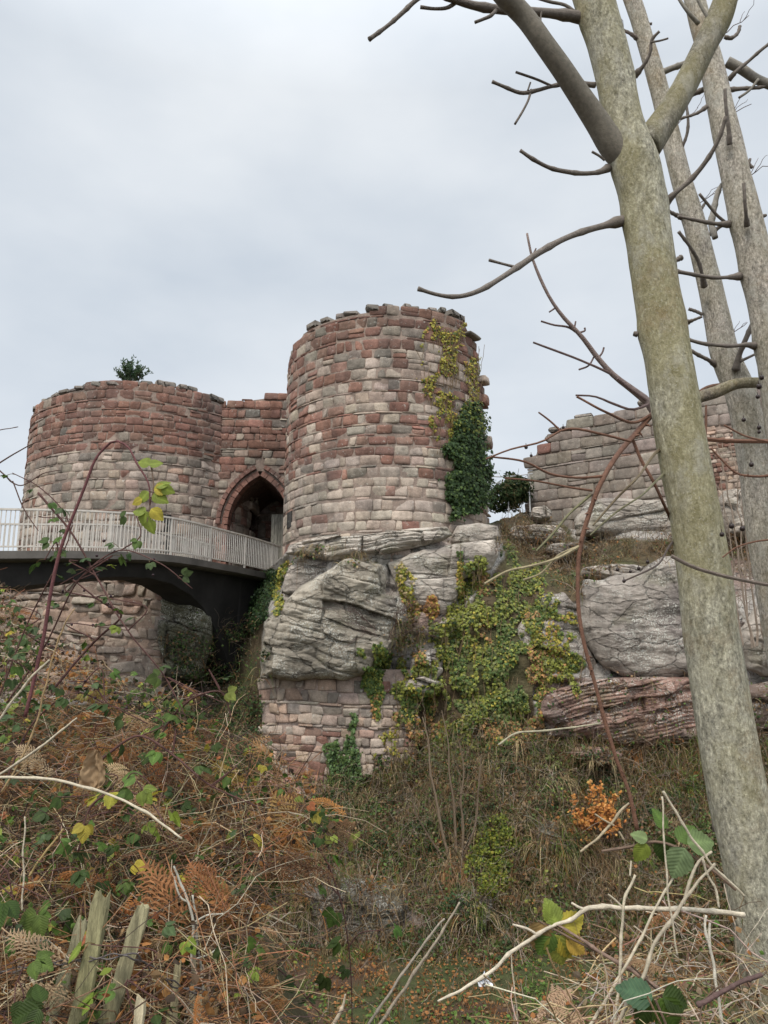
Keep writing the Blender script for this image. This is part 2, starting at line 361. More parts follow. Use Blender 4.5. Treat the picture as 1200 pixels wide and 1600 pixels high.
def tps_fit(P, v, lam=.02):
    P = P/100.; n = len(P); r = np.linalg.norm(P[:, None]-P[None], axis=-1); K = r*r*np.log(r+1e-9)+lam*np.eye(n)
    A = np.zeros((n+3, n+3)); A[:n, :n] = K; A[:n, n] = 1; A[:n, n+1:] = P; A[n:, :n] = A[:n, n:].T
    w = np.linalg.solve(A, np.r_[v, 0, 0, 0]); return P, w
_tp, _tw = tps_fit(CTL[:, :2], CTL[:, 2])
def cliffY(px, py):
    q = np.stack([np.asarray(px, float), np.asarray(py, float)], -1).reshape(-1, 2)/100.; o = np.zeros(len(q))
    for a in range(0, len(q), 20000):
        s = q[a:a+20000]; r = np.linalg.norm(s[:, None]-_tp[None], axis=-1)
        o[a:a+20000] = (r*r*np.log(r+1e-9)) @ _tw[:-3]+_tw[-3]+s @ _tw[-2:]
    return o.reshape(np.shape(px))
LIPX = [-600, 250, 300, 335, 415, 440, 452, 520, 600, 700, 780, 830, 950, 1050, 1200, 1900]
LIPY = [870, 880, 885, 890, 895, 872, 852, 846, 842, 822, 812, 797, 795, 790, 785, 780]
ROCKP = [[(425,860),(600,850),(780,815),(790,870),(720,960),(650,1070),(405,1070)], [(880,950),(1080,860),(1300,900),(1300,1160),(840,1150),(830,1080)], [(455,1350),(760,1380),(760,1490),(455,1490)], [(-50,880),(330,880),(330,1100),(-50,1100)], [(830,765),(1300,760),(1300,850),(900,840)]]
pxs = np.r_[np.linspace(-600, -20, 60), np.arange(-16, 1216, 3.0), np.linspace(1220, 1900, 70)]
tt = np.r_[np.linspace(0, 1, 235)]
PX = np.repeat(pxs[None], len(tt), 0); top = np.interp(pxs, LIPX, LIPY); PY = top[None]+(1560-top[None])*tt[:, None]
Yc = cliffY(PX, PY); P = W(PX, PY, Yc)
rk = np.zeros(PX.shape)
for k in ROCKP: rk = np.maximum(rk, inpoly(PX, PY, k))
for _ in range(6): rk[1:-1, 1:-1] = (rk[:-2, 1:-1]+rk[2:, 1:-1]+rk[1:-1, :-2]+rk[1:-1, 2:]+rk[1:-1, 1:-1])/5
rk = smooth(.3, .7, rk+.35*fbm(P, .8, 4))
mnd = .55*fbm(P, .55, 4)+.25*fbm(P, 1.7, 4)
off = rk*(joints(P, 1.6, .6, .15, 3, .2, .08)+joints(P, .7, .2, .15, 8, .05, .04)+.12*fbm(P*np.array([1, 1, 2.5]), 1.1, 5))+(1-rk)*mnd
fl = inpoly(PX, PY, [(395,1035),(600,1035),(680,1060),(670,1210),(520,1310),(395,1240)])*1.
for _ in range(8): fl[1:-1, 1:-1] = (fl[:-2, 1:-1]+fl[2:, 1:-1]+fl[1:-1, :-2]+fl[1:-1, 2:]+fl[1:-1, 1:-1])/5
off = off*(1-fl)-.25*fl
P[..., 1] -= off; P[..., 2] += (1-rk)*.1*fbm(P+9, 1.5, 3)
rows = [P]
lip = P[0]
for dY, dz in ((.5, .05), (1.5, .1), (4, .2), (10, .4), (30, .5), (90, 2.5)):
    q = lip.copy(); q[:, 1] += dY; q[:, 0] *= (lip[:, 1]+dY*.6)/lip[:, 1]; q[:, 2] += dz; rows.insert(0, q[None])
P = np.concatenate(rows); rkc = np.concatenate([np.zeros((6, rk.shape[1])), rk])[..., None]
red = smooth(-.1, .3, fbm(P*np.array([.6, .6, 1.6]), .8, 3)+.5*(PY.max()*0+np.concatenate([np.zeros((6, PX.shape[1])), (PY > 1060)*1.])-.5))[..., None]
rockc = lerp((.33, .30, .27), (.25, .16, .13), red*.8)
soilc = lerp((.085, .062, .035), (.07, .075, .03), smooth(-.2, .3, fbm(P, .7, 4))[..., None])
g = MB(); g.grid(P, (rkc*rockc+(1-rkc)*soilc).reshape(-1, 3), loc=np.repeat(rkc.reshape(-1, 1), 3, 1))
CLIFF = make('cliff_terrain', g, M_CLIFF, kind='structure', smooth_=True)

# ------------------------------------------------------------------ masonry
SG = np.array([0, 0, .045, .2, .4, .6, .8, .955, 1, 1]); TG = np.array([0, 0, .07, .35, .65, .93, 1, 1])
EG = lambda q: np.array([0, .72, .97, 1, 1, 1, 1, .97, .72, 0]) if len(q) == 10 else np.array([0, .72, .97, 1, 1, .97, .72, 0])
def stones(mb, surf, u0, u1, z0, z1, colf, keep=None, hc=(.24, .34), wl=(.3, .62), prot=(.012, .036), shim=.5, gap=.005, wob=.06, jit=.022, rnd=.012, extra=None):
    rows = []; z = z0
    while z < z1:
        if rng.random() < shim: h = rng.uniform(.05, .09); rows.append((z, z+h, 1)); z += h
        h = rng.uniform(*hc); rows.append((z, z+h, 0)); z += h
    A = []
    for (za, zb, thin) in rows:
        u = u0-rng.random()*.4
        while u < u1:
            w = rng.uniform(*wl)*(1.3 if thin else 1)
            if rng.random() < .12: w *= .55
            if not thin and rng.random() < .06 and w > .3:   # a stone split into two thin ones
                zm = za+(zb-za)*rng.uniform(.35, .65); A += [(u, u+w, za, zm), (u, u+w, zm, zb)]
            elif not (thin and rng.random() < .35): A.append((u, u+w, za, zb))
            u += w
    A = np.array(A); uc = (A[:, 0]+A[:, 1])/2; zc = (A[:, 2]+A[:, 3])/2
    Pc = surf(uc, zc, 0*uc); px, py = proj(Pc)
    if keep is not None:
        k = keep(uc, zc, px, py); A = A[k]; uc = uc[k]; zc = zc[k]; px = px[k]; py = py[k]
    n = len(A); S, T = np.meshgrid(SG, TG, indexing='ij'); g_ = gap*rng.uniform(.6, 1.5, n)[:, None, None]
    a0, a1, b0, b1 = (A[:, i][:, None, None] for i in range(4)); a0 = a0+g_; a1 = a1-g_; b0 = b0+g_*.8; b1 = b1-g_*.8
    Sx = .5+(S-.5)*(1-.05*np.abs(2*T-1)**8); Tx = .5+(T-.5)*(1-.08*np.abs(2*S-1)**8)
    U = a0+(a1-a0)*Sx[None]; Z = b0+(b1-b0)*Tx[None]
    J = rng.normal(0, jit, (n, 4, 2)); J[:, :, 1] *= .55*np.minimum(1, (A[:, 3]-A[:, 2])/.25)[:, None]
    wts = np.stack([(1-Sx)*(1-Tx), Sx*(1-Tx), Sx*Tx, (1-Sx)*Tx], -1)
    U = U+np.einsum('abk,nk->nab', wts, J[:, :, 0]); Z = Z+np.einsum('abk,nk->nab', wts, J[:, :, 1])
    Z = Z+wob*vn(np.stack([U*.35, Z*.3, U*0+3.3], -1))
    ed = EG(SG)[:, None]*EG(TG)[None, :]
    pr = rng.uniform(*prot, n); 
    if extra is not None: pr = pr+extra(uc, zc, px, py)
    tilt = rng.normal(0, .014, (n, 2))
    D = -.04+(.04+pr)[:, None, None]*ed[None]+ed[None]*(tilt[:, 0, None, None]*(S-.5)*2+tilt[:, 1, None, None]*(T-.5)*2)
    q = np.stack([U, Z, U*0+np.arange(n)[:, None, None]*3.7], -1)
    D = D+rnd*ed*fbm(q, 5., 3)*1.6
    V = surf(U, Z, D); idx = np.arange(80).reshape(10, 8)
    fq = np.stack([idx[:-1, :-1], idx[1:, :-1], idx[1:, 1:], idx[:-1, 1:]], -1).reshape(-1, 4)
    c = colf(uc, zc, px, py, n)
    mb.add(V, [(fq[None]+(np.arange(n)*80)[:, None, None]).reshape(-1, 4)], np.repeat(c, 80, 0))
PAL = dict(red=[(.215,.108,.082),(.19,.098,.077),(.245,.128,.098),(.155,.086,.07),(.23,.138,.108)], pale=[(.38,.32,.27),(.35,.295,.25),(.41,.35,.30),(.37,.295,.245),(.33,.285,.245)],
           grey=[(.20,.175,.15),(.235,.21,.18),(.165,.148,.13)], warm=[(.40,.29,.23),(.44,.33,.26),(.36,.25,.20),(.46,.37,.31)], brown=[(.22,.185,.155),(.26,.225,.195),(.19,.16,.14),(.235,.20,.18)])
def pick(n, probs):
    """probs dict name -> (n,) weights"""
    nm = list(probs); w = np.stack([np.broadcast_to(probs[k], (n,)) for k in nm], 1).astype(float); w /= w.sum(1, keepdims=True)
    r = rng.random(n)[:, None]; i = np.minimum((r > np.cumsum(w, 1)).sum(1), len(nm)-1); c = np.zeros((n, 3))
    for k, name in enumerate(nm):
        p = np.array(PAL[name]); m = i == k; c[m] = p[rng.integers(0, len(p), m.sum())]
    c = c*.88+c.mean(0)*.07+np.array([.27,.22,.19])*.05; return c*np.array([1.03, 1., .96])*rng.uniform(.86, 1.14, (n, 1))*rng.normal(1, .015, (n, 3))
MORT = (.25, .19, .155)

def tower_parts(root, cx, cy, R, th0, th1f, ztop, z0, colf, R_in, arrow=None, seed=0, hc=(.25, .335)):
    def surf(u, z, d):
        th = u/R; r = R+d; return np.stack([cx+r*np.sin(th), cy-r*np.cos(th), z+0*th], -1)
    wall = MB()
    def keep(u, z, px, py):
        th = u/R; k = (z < ztop(th)-.06+.05*vn(np.stack([u*1.2, z*0, u*0+seed], -1))) & (th < th1f(z)+math.radians(8)*vn(np.stack([z*3.7, z*0, z*0+seed], -1)))
        if arrow is not None: k &= ~arrow(th, z)
        return k
    def extra(u, z, px, py):
        th = u/R; e = (th > th1f(z)-.16); return e*np.maximum(0, vn(np.stack([z*3.9, z*0, z*0+5], -1)))*.26
    stones(wall, surf, R*th0, R*2.0, z0, 12.2, colf, keep, hc=hc, extra=extra)
    # mortar core: a closed curved shell
    n, m = 90, 60; uu = np.linspace(0, 1, n); vv = np.linspace(0, 1, m)
    def shell(rad, du):
        th_e = None; G = np.zeros((m, n, 3))
        for i, v in enumerate(vv):
            th = th0+(np.linspace(0, 1, n))*(1.9-th0)
            zt = ztop(np.minimum(th, 1.8))-.12; z = z0+(zt-z0)*v
            the = th1f(z)-.13; th = np.minimum(th, the)
            G[i] = np.stack([cx+rad*np.sin(th), cy-rad*np.cos(th), z], -1)
        return G
    o, i_ = shell(R+.002, 0), shell(R_in, 0)
    wall.grid(o, MORT); wall.grid(i_[:, ::-1], MORT); wall.grid(np.stack([o[-1], lerp(o[-1], i_[-1], .5)+[0, 0, .05], i_[-1]]), (.2, .16, .13)); 
    t = np.linspace(0, 1, 9)[None, :, None]; e = o[:, -1][:, None]*(1-t)+i_[:, -1][:, None]*t
    e = e+(fbm(e, 2.2, 3)*.25*np.sin(np.pi*t[..., 0]))[..., None]*np.array([1, .3, 0]); wall.grid(e, (.2, .165, .14))
    make('wall', wall, M_STONE, root, smooth_=True)
    return surf
def copings(root, surf, ths, ztop, R, colf, label=None, size=(.22, .5)):
    for th in ths:
        mb = MB()
        w = rng.uniform(*size); h = rng.uniform(.1, .26); z = float(ztop(np.array(th)))-.08+h/2
        p = surf(np.array(th*R), np.array(z), np.array(-.22+rng.uniform(-.04, .08))); a = th+rng.normal(0, .15)
        Rm = np.array([[math.cos(a), -math.sin(a), 0], [math.sin(a), math.cos(a), 0], [0, 0, 1]]) @ np.array([[1, 0, 0], [0, 1, 0], [0, 0, 1.]])
        tl = rng.normal(0, .06); Rm = Rm @ np.array([[math.cos(tl), 0, math.sin(tl)], [0, 1, 0], [-math.sin(tl), 0, math.cos(tl)]])
        b = MB(); b.box((0, 0, 0), (w, rng.uniform(.3, .5), h), None, colf(), min(w, h)*.22)
        V = b.v[0]; V = V*(1+.15*vn(V*4+th*30)[:, None]); b.v[0] = V @ Rm.T+p; make('coping_stone', b, M_STONE, root, smooth_=True)
# right (near) tower -------------------------------------------------
c1 = (0.05, 25.0); R1 = 3.33
D2 = math.radians
zt1 = lambda th: np.interp(th, [-1.9, -1.45, -1.3, -1.0, -.92, -.35, 0, .5, .8, 1.1, 1.5], [10.1, 10.25, 10.55, 10.6, 10.85, 10.93, 11.0, 11.15, 11.2, 11.15, 10.8])
th1 = lambda z: np.interp(z, [3, 6.5, 8.2, 8.9, 9.8, 10.4, 10.7, 10.95, 11.3], [1.6, 1.5, 1.42, 1.36, 1.28, 1.17, 1.1, 1.0, .9])
def col1(u, z, px, py, n):
    y = py+8*vn(np.stack([u*.5, z*.5, u*0], -1))
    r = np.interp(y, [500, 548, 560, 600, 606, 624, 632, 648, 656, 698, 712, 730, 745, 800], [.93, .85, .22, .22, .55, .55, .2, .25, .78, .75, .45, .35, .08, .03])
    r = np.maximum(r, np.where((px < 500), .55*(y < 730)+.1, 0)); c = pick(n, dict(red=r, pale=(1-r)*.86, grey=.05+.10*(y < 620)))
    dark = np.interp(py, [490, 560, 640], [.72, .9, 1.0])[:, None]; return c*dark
tw1 = thing('round_tower', (c1[0], c1[1], 3.2), 'taller round sandstone tower with jagged broken edge, ivy on its flank, standing on bare rock', 'castle tower', 'round gatehouse towers')
loop1 = lambda th, z: (np.abs(th-D2(-64)) < .055) & (np.abs(z-4.75) < .28)
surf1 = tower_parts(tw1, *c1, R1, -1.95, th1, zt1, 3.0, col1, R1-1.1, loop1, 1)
ths = [-1.42, -1.30, -1.05, -.86, -.80, -.62, -.45, -.33, -.12, .02, .2, .3, .47, .58, .72, .86]
copings(tw1, surf1, ths, zt1, R1, lambda: tuple(np.array(random.choice(PAL['grey']+PAL['brown']))*.8))
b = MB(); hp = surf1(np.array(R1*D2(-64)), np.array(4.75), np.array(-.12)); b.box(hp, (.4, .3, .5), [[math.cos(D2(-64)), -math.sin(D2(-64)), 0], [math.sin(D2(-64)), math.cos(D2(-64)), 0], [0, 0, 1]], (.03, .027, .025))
make('putlog_hole', b, M_STONE, tw1)
# left tower ---------------------------------------------------------
c2 = (-9.66, 30.35); R2 = 4.48
zt2 = lambda th: np.interp(th, [-1.6, -1.1, -.75, -.3, .3, .65, .66, .95, .96, 1.2], [9.6, 9.75, 9.95, 10.12, 10.27, 10.3, 10.2, 10.12, 9.98, 9.98])
def col2(u, z, px, py, n):
    zb = 7.75+.12*vn(np.stack([u*.8, z*0, u*0], -1))
    r = np.where(z > zb, .96, .04+.08*((py > 780))); g_ = np.where(z > zb, .02, np.where(z > zb-.3, .6, .14))
    c = pick(n, dict(red=r, pale=np.where(z > zb, .04, .62), grey=g_, warm=np.where(z > zb, 0, .05)))
    return c*np.where(z > zb, .9, .88)[:, None]
tw2 = thing('round_tower', (c2[0], c2[1], 3.2), 'lower broader round tower, red stone over grey stone, behind the footbridge railing', 'castle tower', 'round gatehouse towers')
slit = lambda th, z: (np.abs(th-D2(27)) < .042) & (z > 4.0) & (z < 5.55)
surf2 = tower_parts(tw2, *c2, R2, -1.7, lambda z: z*0+1.5, zt2, 2.6, col2, R2-1.1, slit, 2, hc=(.25, .34))
copings(tw2, surf2, list(np.linspace(-1.1, .9, 23)+rng.normal(0, .02, 23)), zt2, R2, lambda: tuple(np.array(random.choice(PAL['grey']+PAL['brown']))*.85), size=(.3, .5))
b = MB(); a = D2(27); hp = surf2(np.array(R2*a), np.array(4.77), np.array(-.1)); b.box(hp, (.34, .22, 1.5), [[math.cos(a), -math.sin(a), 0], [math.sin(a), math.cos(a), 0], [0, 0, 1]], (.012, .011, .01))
make('arrow_slit', b, M_STONE, tw2)
# gate wall ----------------------------------------------------------
GX, GY, GA, GH, GS = -4.6, 27.6, 1.13, 1.85, 5.4      # arch centre, wall face, half width, rise, spring height
gr = (GA*GA+GH*GH)/(2*GA)
def arch_z(x, t=0.):   # curve at ring offset t above the springing
    d = np.abs(x-GX)+(gr-GA); return GS+np.sqrt(np.maximum(0, (gr+t)**2-d*d))
ztg = lambda x: np.interp(x, [-6.6, -5.6, -4.9, -4.2, -3.4], [9.98, 10.2, 10.32, 10.42, 10.5])
gate = thing('gatehouse_wall', (GX, GY, 3.3), 'red stone wall with pointed gate arch, set between the two round towers', 'castle wall')
surfg = lambda u, z, d: np.stack([u, GY-d, z+0*u], -1)
def keepg(u, z, px, py):
    a = np.where(np.abs(u-GX) < GA+.5, arch_z(u, .50), -9); a = np.where(a <= GS+.01, -9, a)
    return (z < ztg(u)) & ~((z < a+.05) & (z > GS)) & ~((z <= GS) & (np.abs(u-GX) < GA+.27))
def colg(u, z, px, py, n):
    lo = (z > 7.7) & (z < 8.3); p = (z < 7.6)
    return pick(n, dict(red=np.where(lo, .3, np.where(p, .5, .95)), pale=np.where(p, .4, .05), grey=np.where(lo, .7, .06)))*.88
wl_ = MB(); stones(wl_, surfg, -6.9, -2.6, 3.0, 10.8, colg, keepg)
xa = np.r_[np.linspace(-6.9, GX-GA-.19, 8), GX-GA-.18, np.linspace(GX-GA-.17, GX+GA+.17, 30), GX+GA+.18, np.linspace(GX+GA+.19, -2.4, 6)]
zlow = np.where(np.abs(xa-GX) < GA+.18, arch_z(xa, .18), 3.0); tz = np.linspace(0, 1, 12)
for yy, fl in ((GY+.03, 1), (GY+1.2, -1)):
    Gd = np.stack([np.repeat(xa[None], 12, 0), np.full((12, len(xa)), yy), zlow[None]+(ztg(xa)-.1-zlow)[None]*tz[:, None]], -1)
    wl_.grid(Gd[:, ::fl], MORT)
tp = np.stack([np.stack([xa, xa*0+y, ztg(xa)-.1], -1) for y in (GY+.03, GY+1.2)]); wl_.grid(tp, (.2, .16, .13))
make('wall', wl_, M_STONE, gate, smooth_=True)
def arch_ring(t0, t1, y0, y1, n, cols, jamb_to):
    mb = MB(); amax = math.acos((gr-GA)/(gr))   # angle of apex from the springing
    for sgn in (-1, 1):
        ac = np.linspace(0, math.pi/2-math.asin((gr-GA)/gr), n+1)
        for k in range(n):
            a0, a1 = ac[k]+.005, ac[k+1]-.005; cxx = GX-sgn*(gr-GA); V = []
            for yv in (y0, y1):
                for rr in (gr+t0, gr+t1):
                    for a_ in (a0, a1): V.append((cxx+sgn*rr*math.cos(a_), yv-rng.uniform(0, .015), GS+rr*math.sin(a_)))
            V = np.array(V); V[:, 0] = np.where(sgn*(V[:, 0]-GX) < 0.004, GX+sgn*.004, V[:, 0])
            mb.add(V, np.array([[0, 1, 3, 2], [4, 6, 7, 5], [0, 2, 6, 4], [1, 5, 7, 3], [0, 4, 5, 1], [2, 3, 7, 6]]), np.array(random.choice(cols))*random.uniform(.85, 1.1))
        z = GS-.01
        while z > jamb_to:
            h = random.uniform(.26, .4); mb.box((GX+sgn*(GA+(t0+t1)/2), (y0+y1)/2, z-h/2), (t1-t0, y1-y0, h-.025), None, np.array(random.choice(cols))*random.uniform(.85, 1.1), .015); z -= h
    return mb
make('arch_stones', arch_ring(0, .2, GY-.02, GY+.5, 9, PAL['red'][:3], 3.3), M_STONE, gate)
make('hood_mould', arch_ring(.27, .42, GY-.13, GY+.2, 11, PAL['red'], 5.6), M_STONE, gate)
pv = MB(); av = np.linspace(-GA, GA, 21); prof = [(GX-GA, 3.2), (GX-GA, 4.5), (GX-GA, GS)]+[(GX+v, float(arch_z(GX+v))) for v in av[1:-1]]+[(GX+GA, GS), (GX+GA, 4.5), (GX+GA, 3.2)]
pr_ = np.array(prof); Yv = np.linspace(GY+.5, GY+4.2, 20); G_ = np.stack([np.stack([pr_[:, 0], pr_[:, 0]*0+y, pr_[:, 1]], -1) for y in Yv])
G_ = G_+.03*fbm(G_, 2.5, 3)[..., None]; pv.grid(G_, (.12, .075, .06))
stones(pv, lambda u, z, d: np.stack([GX-GA+.06+d*.6, GY+.6+u, z+0*u], -1), 0, 3.4, 3.2, 6.0, lambda u, z, px, py, n: pick(n, dict(red=.6, brown=.4))*.8, lambda u, z, px, py: z < 5.9)
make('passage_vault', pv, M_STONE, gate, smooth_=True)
pb = MB(); sb = lambda u, z, d: np.stack([u, GY+4.2-d, z+0*u], -1)
stones(pb, sb, GX-1.5, GX+1.5, 3.2, 7.6, lambda u, z, px, py, n: pick(n, dict(red=.4, brown=.6)), None); pb.grid(np.stack([np.stack([np.array([GX-1.5, GX+1.5]), np.full(2, GY+4.25), np.full(2, z)], -1) for z in (3.2, 7.6)]), MORT)
make('passage_end_wall', pb, M_STONE, gate, smooth_=True)
dr = MB(); dp = W(434, 810, 28.9)
for k in range(4): dr.box((dp[0]-.18+k*.125, 28.9, 4.6), (.12, .05, 2.9), None, np.array((.20, .19, .16))*random.uniform(.8, 1.15), .008)
dr2 = MB()
for z_ in (3.8, 5.0): dr2.box((dp[0]+.01, 28.955, z_), (.48, .05, .14), None, (.16, .15, .13), .006)
dr.join(dr2)
make('door', dr, M_WOOD, gate)

# curtain wall on the right -----------------------------------------
cA, cB = W(828, 740, 28.0), W(1290, 700, 23.0); cA[2] = cB[2] = 0; cl = np.linalg.norm(cB-cA); cd = (cB-cA)/cl; cn = np.array([cd[1], -cd[0], 0.]); cn = cn*(-1 if cn[1] > 0 else 1)
surfc = lambda u, z, d: cA+np.asarray(u)[..., None]*cd+np.asarray(d)[..., None]*cn+np.asarray(z)[..., None]*np.array([0, 0, 1.])
def u_at(px, py): return np.array([np.clip(((px-600)/F/(cp-(800-py)/F*sp)*cA[1]-cA[0])/(cd[0]-(px-600)/F/(cp-(800-py)/F*sp)*cd[1]), -1, cl+3)])[0]
tp_px = [(815,712),(838,706),(839,690),(862,686),(863,672),(903,668),(904,652),(950,642),(1000,630),(1060,624),(1100,622),(1150,612),(1200,606),(1290,598)]
tu, tz_ = [], []
for x, y in tp_px: u = float(u_at(x, y)); Yw = cA[1]+u*cd[1]; tu.append(u); tz_.append(float(W(x, y, Yw)[2]))
ztc = lambda u: np.interp(u, tu, tz_)
cw = thing('curtain_wall', surfc(np.array(cl/2), np.array(5.), np.array(0.)), 'grey brown ruined curtain wall with stepped broken top, on the rocky ledge behind the bare trees', 'castle wall')
wl_ = MB()
def keepc(u, z, px, py): return (z < ztc(u)-.02) & (u > .05+.15*vn(np.stack([z*3, z*0, z*0], -1))) & ~((px > 1085) & (px < 1215) & (py > 668+.06*(px-1085)))
stones(wl_, surfc, 0, cl, 4.6, 10.2, lambda u, z, px, py, n: pick(n, dict(brown=.8, grey=.12, red=.06)), keepc, hc=(.34, .46), wl=(.5, 1.0), shim=.15, prot=(.01, .05))
make('wall', wl_, M_STONE, cw, smooth_=True)
wp = MB(); stones(wp, surfc, 0, cl, 4.6, 9, lambda u, z, px, py, n: pick(n, dict(warm=.45, red=.3, pale=.25))*.95, lambda u, z, px, py: (px > 1085) & (px < 1215) & (py > 668+.06*(px-1085)), hc=(.12, .22), wl=(.15, .42), shim=.2, prot=(.0, .05))
make('rubble_infill', wp, M_STONE, cw, smooth_=True)
ul = np.linspace(.1, cl, 60); co = MB(); tz = np.linspace(0, 1, 10)
fr = surfc(np.repeat(ul[None], 10, 0), 4.6+(ztc(ul)-.12-4.6)[None]*tz[:, None], np.full((10, 60), -.02)); bk = surfc(np.repeat(ul[None], 10, 0), 4.6+(ztc(ul)-.12-4.6)[None]*tz[:, None], np.full((10, 60), -1.3))
co.grid(fr, MORT); co.grid(bk[:, ::-1], MORT); co.grid(np.stack([fr[-1], bk[-1]]), MORT); co.grid(np.stack([fr[:, 0], bk[:, 0]]), MORT); make('mortar_core', co, M_STONE, cw)
for k in range(22):
    u = rng.uniform(.1, cl*.9); w = rng.uniform(.25, .7); h = rng.uniform(.1, .25); b = MB(); b.box((0, 0, 0), (w, .5, h), None, np.array(random.choice(PAL['brown']))*1.05, h*.3)
    V = b.v[0]*(1+.2*vn(b.v[0]*3+k)[:, None]); b.v[0] = V[:, :1]*cd+V[:, 1:2]*cn+V[:, 2:]*np.array([0, 0, 1.])+surfc(np.array(u), ztc(u)-.03+h/2, np.array(-.3)); make('coping_stone', b, M_STONE, cw, smooth_=True)

# masonry patch under the outcrop, and retaining wall left ------------
MP = [(409,1050),(560,1056),(640,1068),(652,1190),(600,1205),(566,1222),(548,1262),(520,1292),(488,1262),(452,1222),(410,1212)]
sm = lambda u, z, d: np.stack([u+0*z, 20.98-d+.10*np.sin(u*.9)+0*z, z+0*u], -1)
mw = MB(); rows_ = W(480, 1160, 20.98)
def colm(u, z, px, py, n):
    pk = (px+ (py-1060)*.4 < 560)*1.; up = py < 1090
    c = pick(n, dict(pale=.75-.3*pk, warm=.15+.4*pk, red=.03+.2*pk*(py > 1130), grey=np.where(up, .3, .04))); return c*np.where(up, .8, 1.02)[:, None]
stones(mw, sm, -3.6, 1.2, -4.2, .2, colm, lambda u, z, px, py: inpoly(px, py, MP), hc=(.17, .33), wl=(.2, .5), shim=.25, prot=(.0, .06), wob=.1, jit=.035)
ub, zb_ = np.meshgrid(np.linspace(-3.22, .93, 40), np.linspace(-4., .15, 40), indexing='ij'); bb = sm(ub, zb_, 0*ub-.02); px_, py_ = proj(bb); inside = inpoly(px_, py_, MP); zlo = np.where(inside, zb_, 0.).min(1)
G_ = sm(np.repeat(np.linspace(-3.22, .93, 40)[:, None], 12, 1), zlo[:, None]+(.15-zlo)[:, None]*np.linspace(0, 1, 12)[None], np.zeros((40, 12))-.02); B_ = G_.copy(); B_[..., 1] += .5
mw.grid(G_, (.33, .25, .21)); mw.grid(B_[::-1], (.3, .23, .2)); mw.grid(np.stack([G_[0], B_[0]]), (.33, .25, .21)); mw.grid(np.stack([B_[-1], G_[-1]]), (.33, .25, .21)); mw.grid(np.stack([G_[:, 0], B_[:, 0]]), (.3, .23, .2))
make('masonry_underpinning', mw, M_STONE, None, 'pale and pinkish rubble masonry patch built up under the overhanging rock', 'stone wall', smooth_=True)
RW = [(-80,893),(262,893),(266,930),(256,990),(262,1040),(250,1120),(-80,1120)]
srt = lambda u, z, d: np.stack([u+0*z, 25.05-d-.35*np.cos((u+9.7)*.3)+.04*(z-2), z+0*u], -1)
rw = MB(); stones(rw, srt, -16, -6.4, -1.6, 3.4, lambda u, z, px, py, n: pick(n, dict(pale=.42, warm=.4, red=.06, brown=.2))*np.where(py < 950, .85, .98)[:, None], lambda u, z, px, py: inpoly(px, py, RW), hc=(.14, .38), wl=(.2, .8), shim=.3, prot=(-.02, .10), wob=.35, jit=.06, rnd=.06)
ub, zb_ = np.meshgrid(np.linspace(-16, -7.0, 40), np.linspace(-1.6, 3.2, 20), indexing='ij'); G_ = srt(ub, zb_, 0*ub-.02); B_ = G_+[0, .6, 0]; rw.grid(G_, (.27, .2, .16)); rw.grid(np.stack([B_[-1], G_[-1]]), (.27, .2, .16)); rw.grid(np.stack([G_[:, -1], B_[:, -1]]), (.27, .2, .16))
make('retaining_wall', rw, M_STONE, None, 'rough retaining wall of large pale and pink stones below the footbridge', 'stone wall', smooth_=True)

# ------------------------------------------------------------------ rock outcrops
ROCKS = []
def rock(label, outline, Y, thick, col, cat='rock outcrop', seed=0, cell=(1.0, .3), tilt=.2, jamp=.12, skew=0., nr=46, na=170, name='rock_outcrop', group=None, top=0., back=1.2, mat=None):
    o = np.array(outline+outline[:1], float); d = np.r_[0, np.cumsum(np.linalg.norm(np.diff(o, axis=0), axis=1))]
    s = np.linspace(0, d[-1], na, endpoint=False); ox = np.interp(s, d, o[:, 0]); oy = np.interp(s, d, o[:, 1])
    for _ in range(1): ox = (np.roll(ox, 1)+2*ox+np.roll(ox, -1))/4; oy = (np.roll(oy, 1)+2*oy+np.roll(oy, -1))/4
    Yo = Y+skew*(ox-ox.mean())/100+top*(ox*0+(oy.mean()-oy))/100; O = W(ox, oy, Yo); c = O.mean(0)
    jag = 1+.09*fbm(O+seed, 1.6, 5); O = c+(O-c)*jag[:, None]
    t = np.linspace(0, 1, nr); prof = (1-t**6)**.5
    t2 = t[::-1][1:]; V = [c+(O-c)*max(a, .002) - np.array([0, 1, 0])*thick*p for a, p in zip(t, prof)]
    V += [c+(O-c)*max(a, .002)*.96 + np.array([0, 1, 0])*back*(1-a**2.5)**.6+np.array([0, .03, 0]) for a in np.linspace(1, 0, 10)[1:]]
    V = np.stack(V); fade = np.r_[smooth(1.0, .93, t)*.75+.25, np.zeros(9)][:, None]
    dsp = joints(V, cell[0]*1.2, cell[1]*2.2, tilt, seed, jamp*1.5, jamp*.7)+joints(V, cell[0]*.7, cell[1]*.6, tilt, seed+9, jamp*.28, jamp*.3)+.16*fbm(V*np.array([1, 1, 2.2])+seed, .9, 6, .6)
    V[..., 1] -= dsp*fade; V[..., 2] += .05*fbm(V+seed+4, 1.7, 3)*fade
    colv = np.asarray(col)*(1+.35*fbm(V+seed, .8, 4))[..., None]; crk = np.clip(-dsp/.25, 0, .5)[..., None]
    pur = smooth(.05, .4, fbm(V*np.array([1, 1, .6])+seed+31, .9, 4))[..., None]; colv = lerp(colv, np.array((.19, .16, .15)), pur*.55)
    g = MB(); g.grid(V, colv.reshape(-1, 3), wrap=True)
    r = make(name, g, mat or M_ROCK, None, label, cat, group, smooth_=True); ROCKS.append(r); return r
